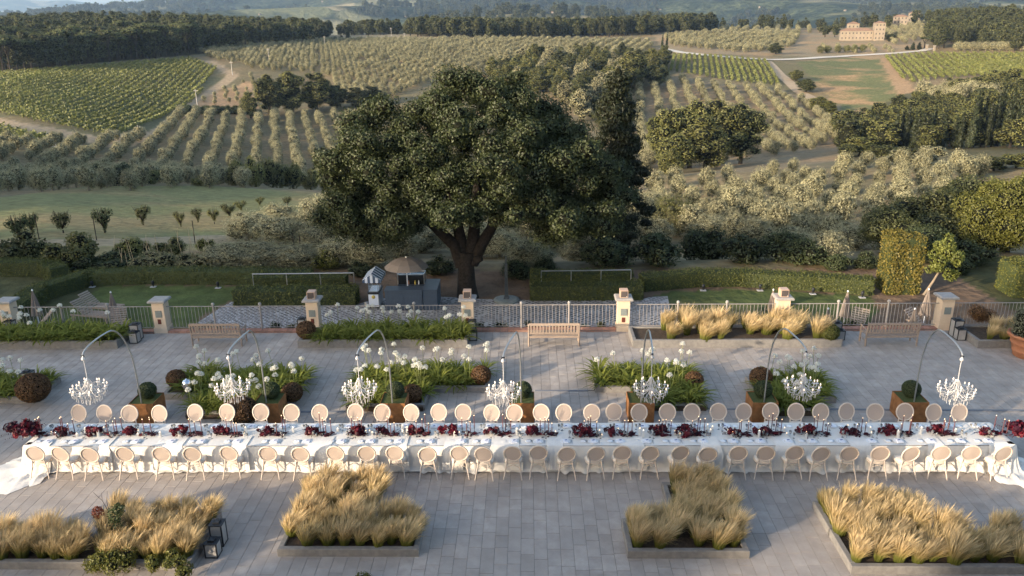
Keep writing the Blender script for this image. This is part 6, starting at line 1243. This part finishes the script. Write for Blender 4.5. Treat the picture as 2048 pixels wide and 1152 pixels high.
# ------------------------------------------------------------------ roads, poles, houses
def ribbon(name, pts, w, mat, lift=.12, **kw):
    H = [hit(x, y) for x, y in pts]; H = [h for h in H if h]; P = []
    for a, b in zip(H[:-1], H[1:]):
        n = max(2, int((b - a).length / 4)); P += [a.lerp(b, k / n) for k in range(n)]
    P.append(H[-1]); V = []
    for i, p in enumerate(P):
        d = (P[min(i + 1, len(P) - 1)] - P[max(i - 1, 0)]); d.z = 0; d.normalize(); n = Vector((-d.y, d.x, 0)) * w / 2
        for q in (p - n, p + n): V.append((q.x, q.y, gz(q.x, q.y) + lift))
    Q = [(2 * i, 2 * i + 1, 2 * i + 3, 2 * i + 2) for i in range(len(P) - 1)]; return O(name, mesh_np(name, V, Q, None, [mat]), kind='structure', **kw)
ribbon('white_road', [(1325, 98), (1360, 105), (1420, 112), (1480, 117), (1545, 120), (1620, 117), (1700, 112), (1790, 107), (1845, 102), (1862, 97)], 5.5, 'gravel', .25)
pm('dirt', (.33, .25, .165), (.40, .31, .21), .6, .95)
ribbon('dirt_track', [(1532, 122), (1560, 150), (1600, 185), (1640, 205)], 5, 'dirt', .15); ribbon('asphalt_road', [(-200, 545), (-60, 522), (0, 508), (38, 497)], 3.2, 'ramp', .12)
for k, (px, yb, yt, l) in enumerate(((783, 76, 55, 'white utility pole on the pale crest field'), (650, 95, 72, 'utility pole at the left end of the crest grove'), (395, 212, 178, 'utility pole beside the dirt path by the left vineyard'), (278, 270, 250, 'utility pole at the vineyard bottom corner'), (116, 312, 288, 'utility pole among the shaded olives at left'), (538, 120, 96, 'utility pole in the crest olive grove'), (465, 150, 122, 'utility pole at the edge of the crest olive grove'), (809, 76, 66, 'short pole on the pale crest field'))):
    P = hit(px, yb); r = math.hypot(P.x, P.y); h = ztop(px, yt, r) - P.z; t = thing('utility_pole', l, 'pole', P, 0, 'utility poles'); MB().tube([(0, 0, -.3), (0, 0, h)], [.16, .1], 6).build('mast', 'polewood', t); MB().box(-.8, .8, -.06, .06, h - .6, h - .45).build('crossarm', 'polewood', t)
def house(name, P, w, d, h, label, rz=0, storeys=2, nwin=5, roof=.28, parts=None, group=None, hip=True, root=None):
    t = root or thing(name, label, 'building', P, rz, group)
    return t
def block(t, x0, x1, y0, y1, h, roof, nwin, storeys, wmat='villawall', base=-2.5):
    MB().box(x0, x1, y0, y1, base, h).build('wall', wmat, t); o = .5; cx, cy_ = (x0 + x1) / 2, (y0 + y1) / 2; L = (x1 - x0) - (y1 - y0)
    if L > 0: r0, r1 = (cx - L / 2, cy_), (cx + L / 2, cy_)
    else: r0, r1 = (cx, cy_ + L / 2), (cx, cy_ - L / 2)
    MB().add([(x0 - o, y0 - o, h + .003), (x1 + o, y0 - o, h + .003), (x1 + o, y1 + o, h + .003), (x0 - o, y1 + o, h + .003), (*r0, h + roof), (*r1, h + roof)], [(0, 1, 5, 4) if L > 0 else (0, 1, 4), (1, 2, 5) if L > 0 else (1, 2, 5, 4), (2, 3, 4, 5) if L > 0 else (2, 3, 5), (3, 0, 4) if L > 0 else (3, 0, 4, 5), (3, 2, 1, 0)]).build('roof', 'rooftile', t)
    for s in range(storeys):
        z = h * (s + .35) / storeys
        for k in range(nwin):
            x = x0 + (x1 - x0) * (k + .5) / nwin; MB().box(x - .45, x + .45, y0 - .04, y0 + .02, z, z + 1.3).build('window', 'window', t)
        for k in range(max(1, nwin // 2)):
            y = y0 + (y1 - y0) * (k + .5) / max(1, nwin // 2); MB().box(x1 - .02, x1 + .04, y - .45, y + .45, z, z + 1.3).build('window', 'window', t)
P = spot(1722, 585, 85); v = thing('farm_villa', 'large cream farm villa with square tower at upper right', 'building', P, math.radians(-14), None, .78)
block(v, -17, 8, -4, 5, 7.5, 2.2, 9, 2); block(v, 8.2, 16, -9, 4, 13.5, 1.6, 3, 4); block(v, -11, -2, 6, 14, 13.0, 1.8, 3, 3)
for px, r, w, h, l in ((1800, 720, 10, 5.5, 'small pale farmhouse on the ridge right of the villa'), (1826, 750, 8, 7, 'ochre house behind the pale farmhouse on the ridge')):
    P = spot(px, r, 45); P.z += 2; t = thing('farmhouse', l, 'building', P, math.radians(-20)); block(t, -w / 2, w / 2, -3, 3, h, 1.5, 4, 2)
P = spot(1165, 385, 115); t = thing('stone_barn', 'low tile-roofed barn half hidden by trees above the oak', 'building', P, math.radians(10)); block(t, -7, 7, -5, 5, 2.6, 2.4, 3, 1)
P = spot(1038, 900, 52); P.z = ztop(1038, 62, 900); t = thing('estate_building', 'long pale building with red roof beyond the crest wood', 'building', P, math.radians(5)); block(t, -20, 16, -6, 6, 8.5, 2.5, 8, 2); block(t, -4, 2, -3, 3, 11.5, 1.5, 2, 2)
P = spot(1745, 620, 85); 
for k, (px, py) in enumerate(((1853, 100), (1868, 102))):
    P = hit(px, py); t = thing('gateway_pillar', ['pale gateway pillar at the end of the white road, left', 'pale gateway pillar at the end of the white road, right'][k], 'pillar', P, 0, 'gateway pillars'); MB().box(-.45, .45, -.45, .45, -.5, 2.6).build('shaft', 'villawall', t); MB().box(-.6, .6, -.6, .6, 2.602, 2.85).build('cap', 'capstone', t)
Pn = hhit(1108, 27)
if Pn:
    s = Pn.length / 1593; t = thing('hill_church', 'tiny hilltop village with church tower on the far hill', 'building', Pn, 0); MB().box(-1.6 * s, 1.6 * s, -1.6 * s, 1.6 * s, -3 * s, 11 * s).build('tower', 'capstone', t); MB().box(-5 * s, 9 * s, -3 * s, 3 * s, -4 * s, 2.0 * s).build('nave', 'capstone', t); MB().add([(-5.5 * s, -3.5 * s, 2.05 * s), (9.5 * s, -3.5 * s, 2.05 * s), (9.5 * s, 3.5 * s, 2.05 * s), (-5.5 * s, 3.5 * s, 2.05 * s), (-5 * s, 0, 4 * s), (9 * s, 0, 4 * s)], [(0, 1, 5, 4), (1, 2, 5), (2, 3, 4, 5), (3, 0, 4)]).build('roof', 'rooftile', t)
for k, (px, py) in enumerate(((372, 18), (520, 30), (645, 4), (812, 34), (1520, 15), (1690, 22), (1320, 20), (1420, 30), (905, 8))):
    Pn = hhit(px, py)
    if Pn: s = Pn.length / 1593 * 1.0; t = thing('hill_house', 'tiny pale house on the far wooded hills', 'building', Pn, k, 'tiny houses on the far hills'); MB().box(-2.5 * s, 2.5 * s, -1.5 * s, 1.5 * s, -2 * s, 1.6 * s).build('wall', 'villawall', t); MB().add([(-2.7 * s, -1.7 * s, 1.61 * s), (2.7 * s, -1.7 * s, 1.61 * s), (2.7 * s, 1.7 * s, 1.61 * s), (-2.7 * s, 1.7 * s, 1.61 * s), (-2.5 * s, 0, 2.4 * s), (2.5 * s, 0, 2.4 * s)], [(0, 1, 5, 4), (1, 2, 5), (2, 3, 4, 5), (3, 0, 4)]).build('roof', 'rooftile', t)
# ------------------------------------------------------------------ the villa behind the camera (its wings shade the terrace, the courtyards let the sun through)
for x0, x1, y0, y1, h, l in ((-125, -69, -20, -3, 22.5, 'west wing of the villa behind the camera'), (-31, -26, -7, -3, 15, 'small wing of the villa behind the camera'), (-15.6, 40, -18, -3, 12, 'main block of the villa behind the camera')):
    t = thing('villa_wing', l, 'building', ((x0 + x1) / 2, y0, 0), 0, 'villa wings'); w = (x1 - x0) / 2; block(t, -w, w, 0, y1 - y0, h, 2.5, 0, 0, base=-1)
for k, (x, y, h, r) in enumerate(((-43.5, -8, 11.5, 3.6), (-37.5, -11, 10.5, 3.4), (-33.5, -6, 9.5, 2.6), (-19.5, -6, 8.0, 1.8))): tree_at('broad', (x, y, -.05), h, r, ORD[k] + ' unseen tree added between the villa wings to dapple the sun', 'added sun-dappling trees', None, True, 'dapple_tree')  # unseen trees added to break up the sun falling on the terrace
O('forecourt', MB().add([(-140, -80, -.05), (140, -80, -.05), (140, 3, -.05), (-140, 3, -.05)], [(0, 1, 2, 3)]).mesh('forecourt', 'gravel'), kind='structure')
# ------------------------------------------------------------------ summer haze over the valley
def haze():
    b = MB().box(-14500, 14500, -400, 15500, -420, 620); m = bpy.data.materials.new('haze'); m.use_nodes = True; nt = m.node_tree; nt.nodes.remove(nt.nodes['Principled BSDF']); MATS['haze'] = m
    v = _n(nt, 'ShaderNodeVolumePrincipled'); v.inputs['Color'].default_value = (.50, .72, 1.0, 1); v.inputs['Density'].default_value = .000085; v.inputs['Anisotropy'].default_value = .2; nt.links.new(v.outputs[0], nt.nodes['Material Output'].inputs['Volume'])
    O('haze', b.mesh('haze', 'haze'), kind='stuff', label='thin blue summer haze lying over the valley', cat='haze')
haze()
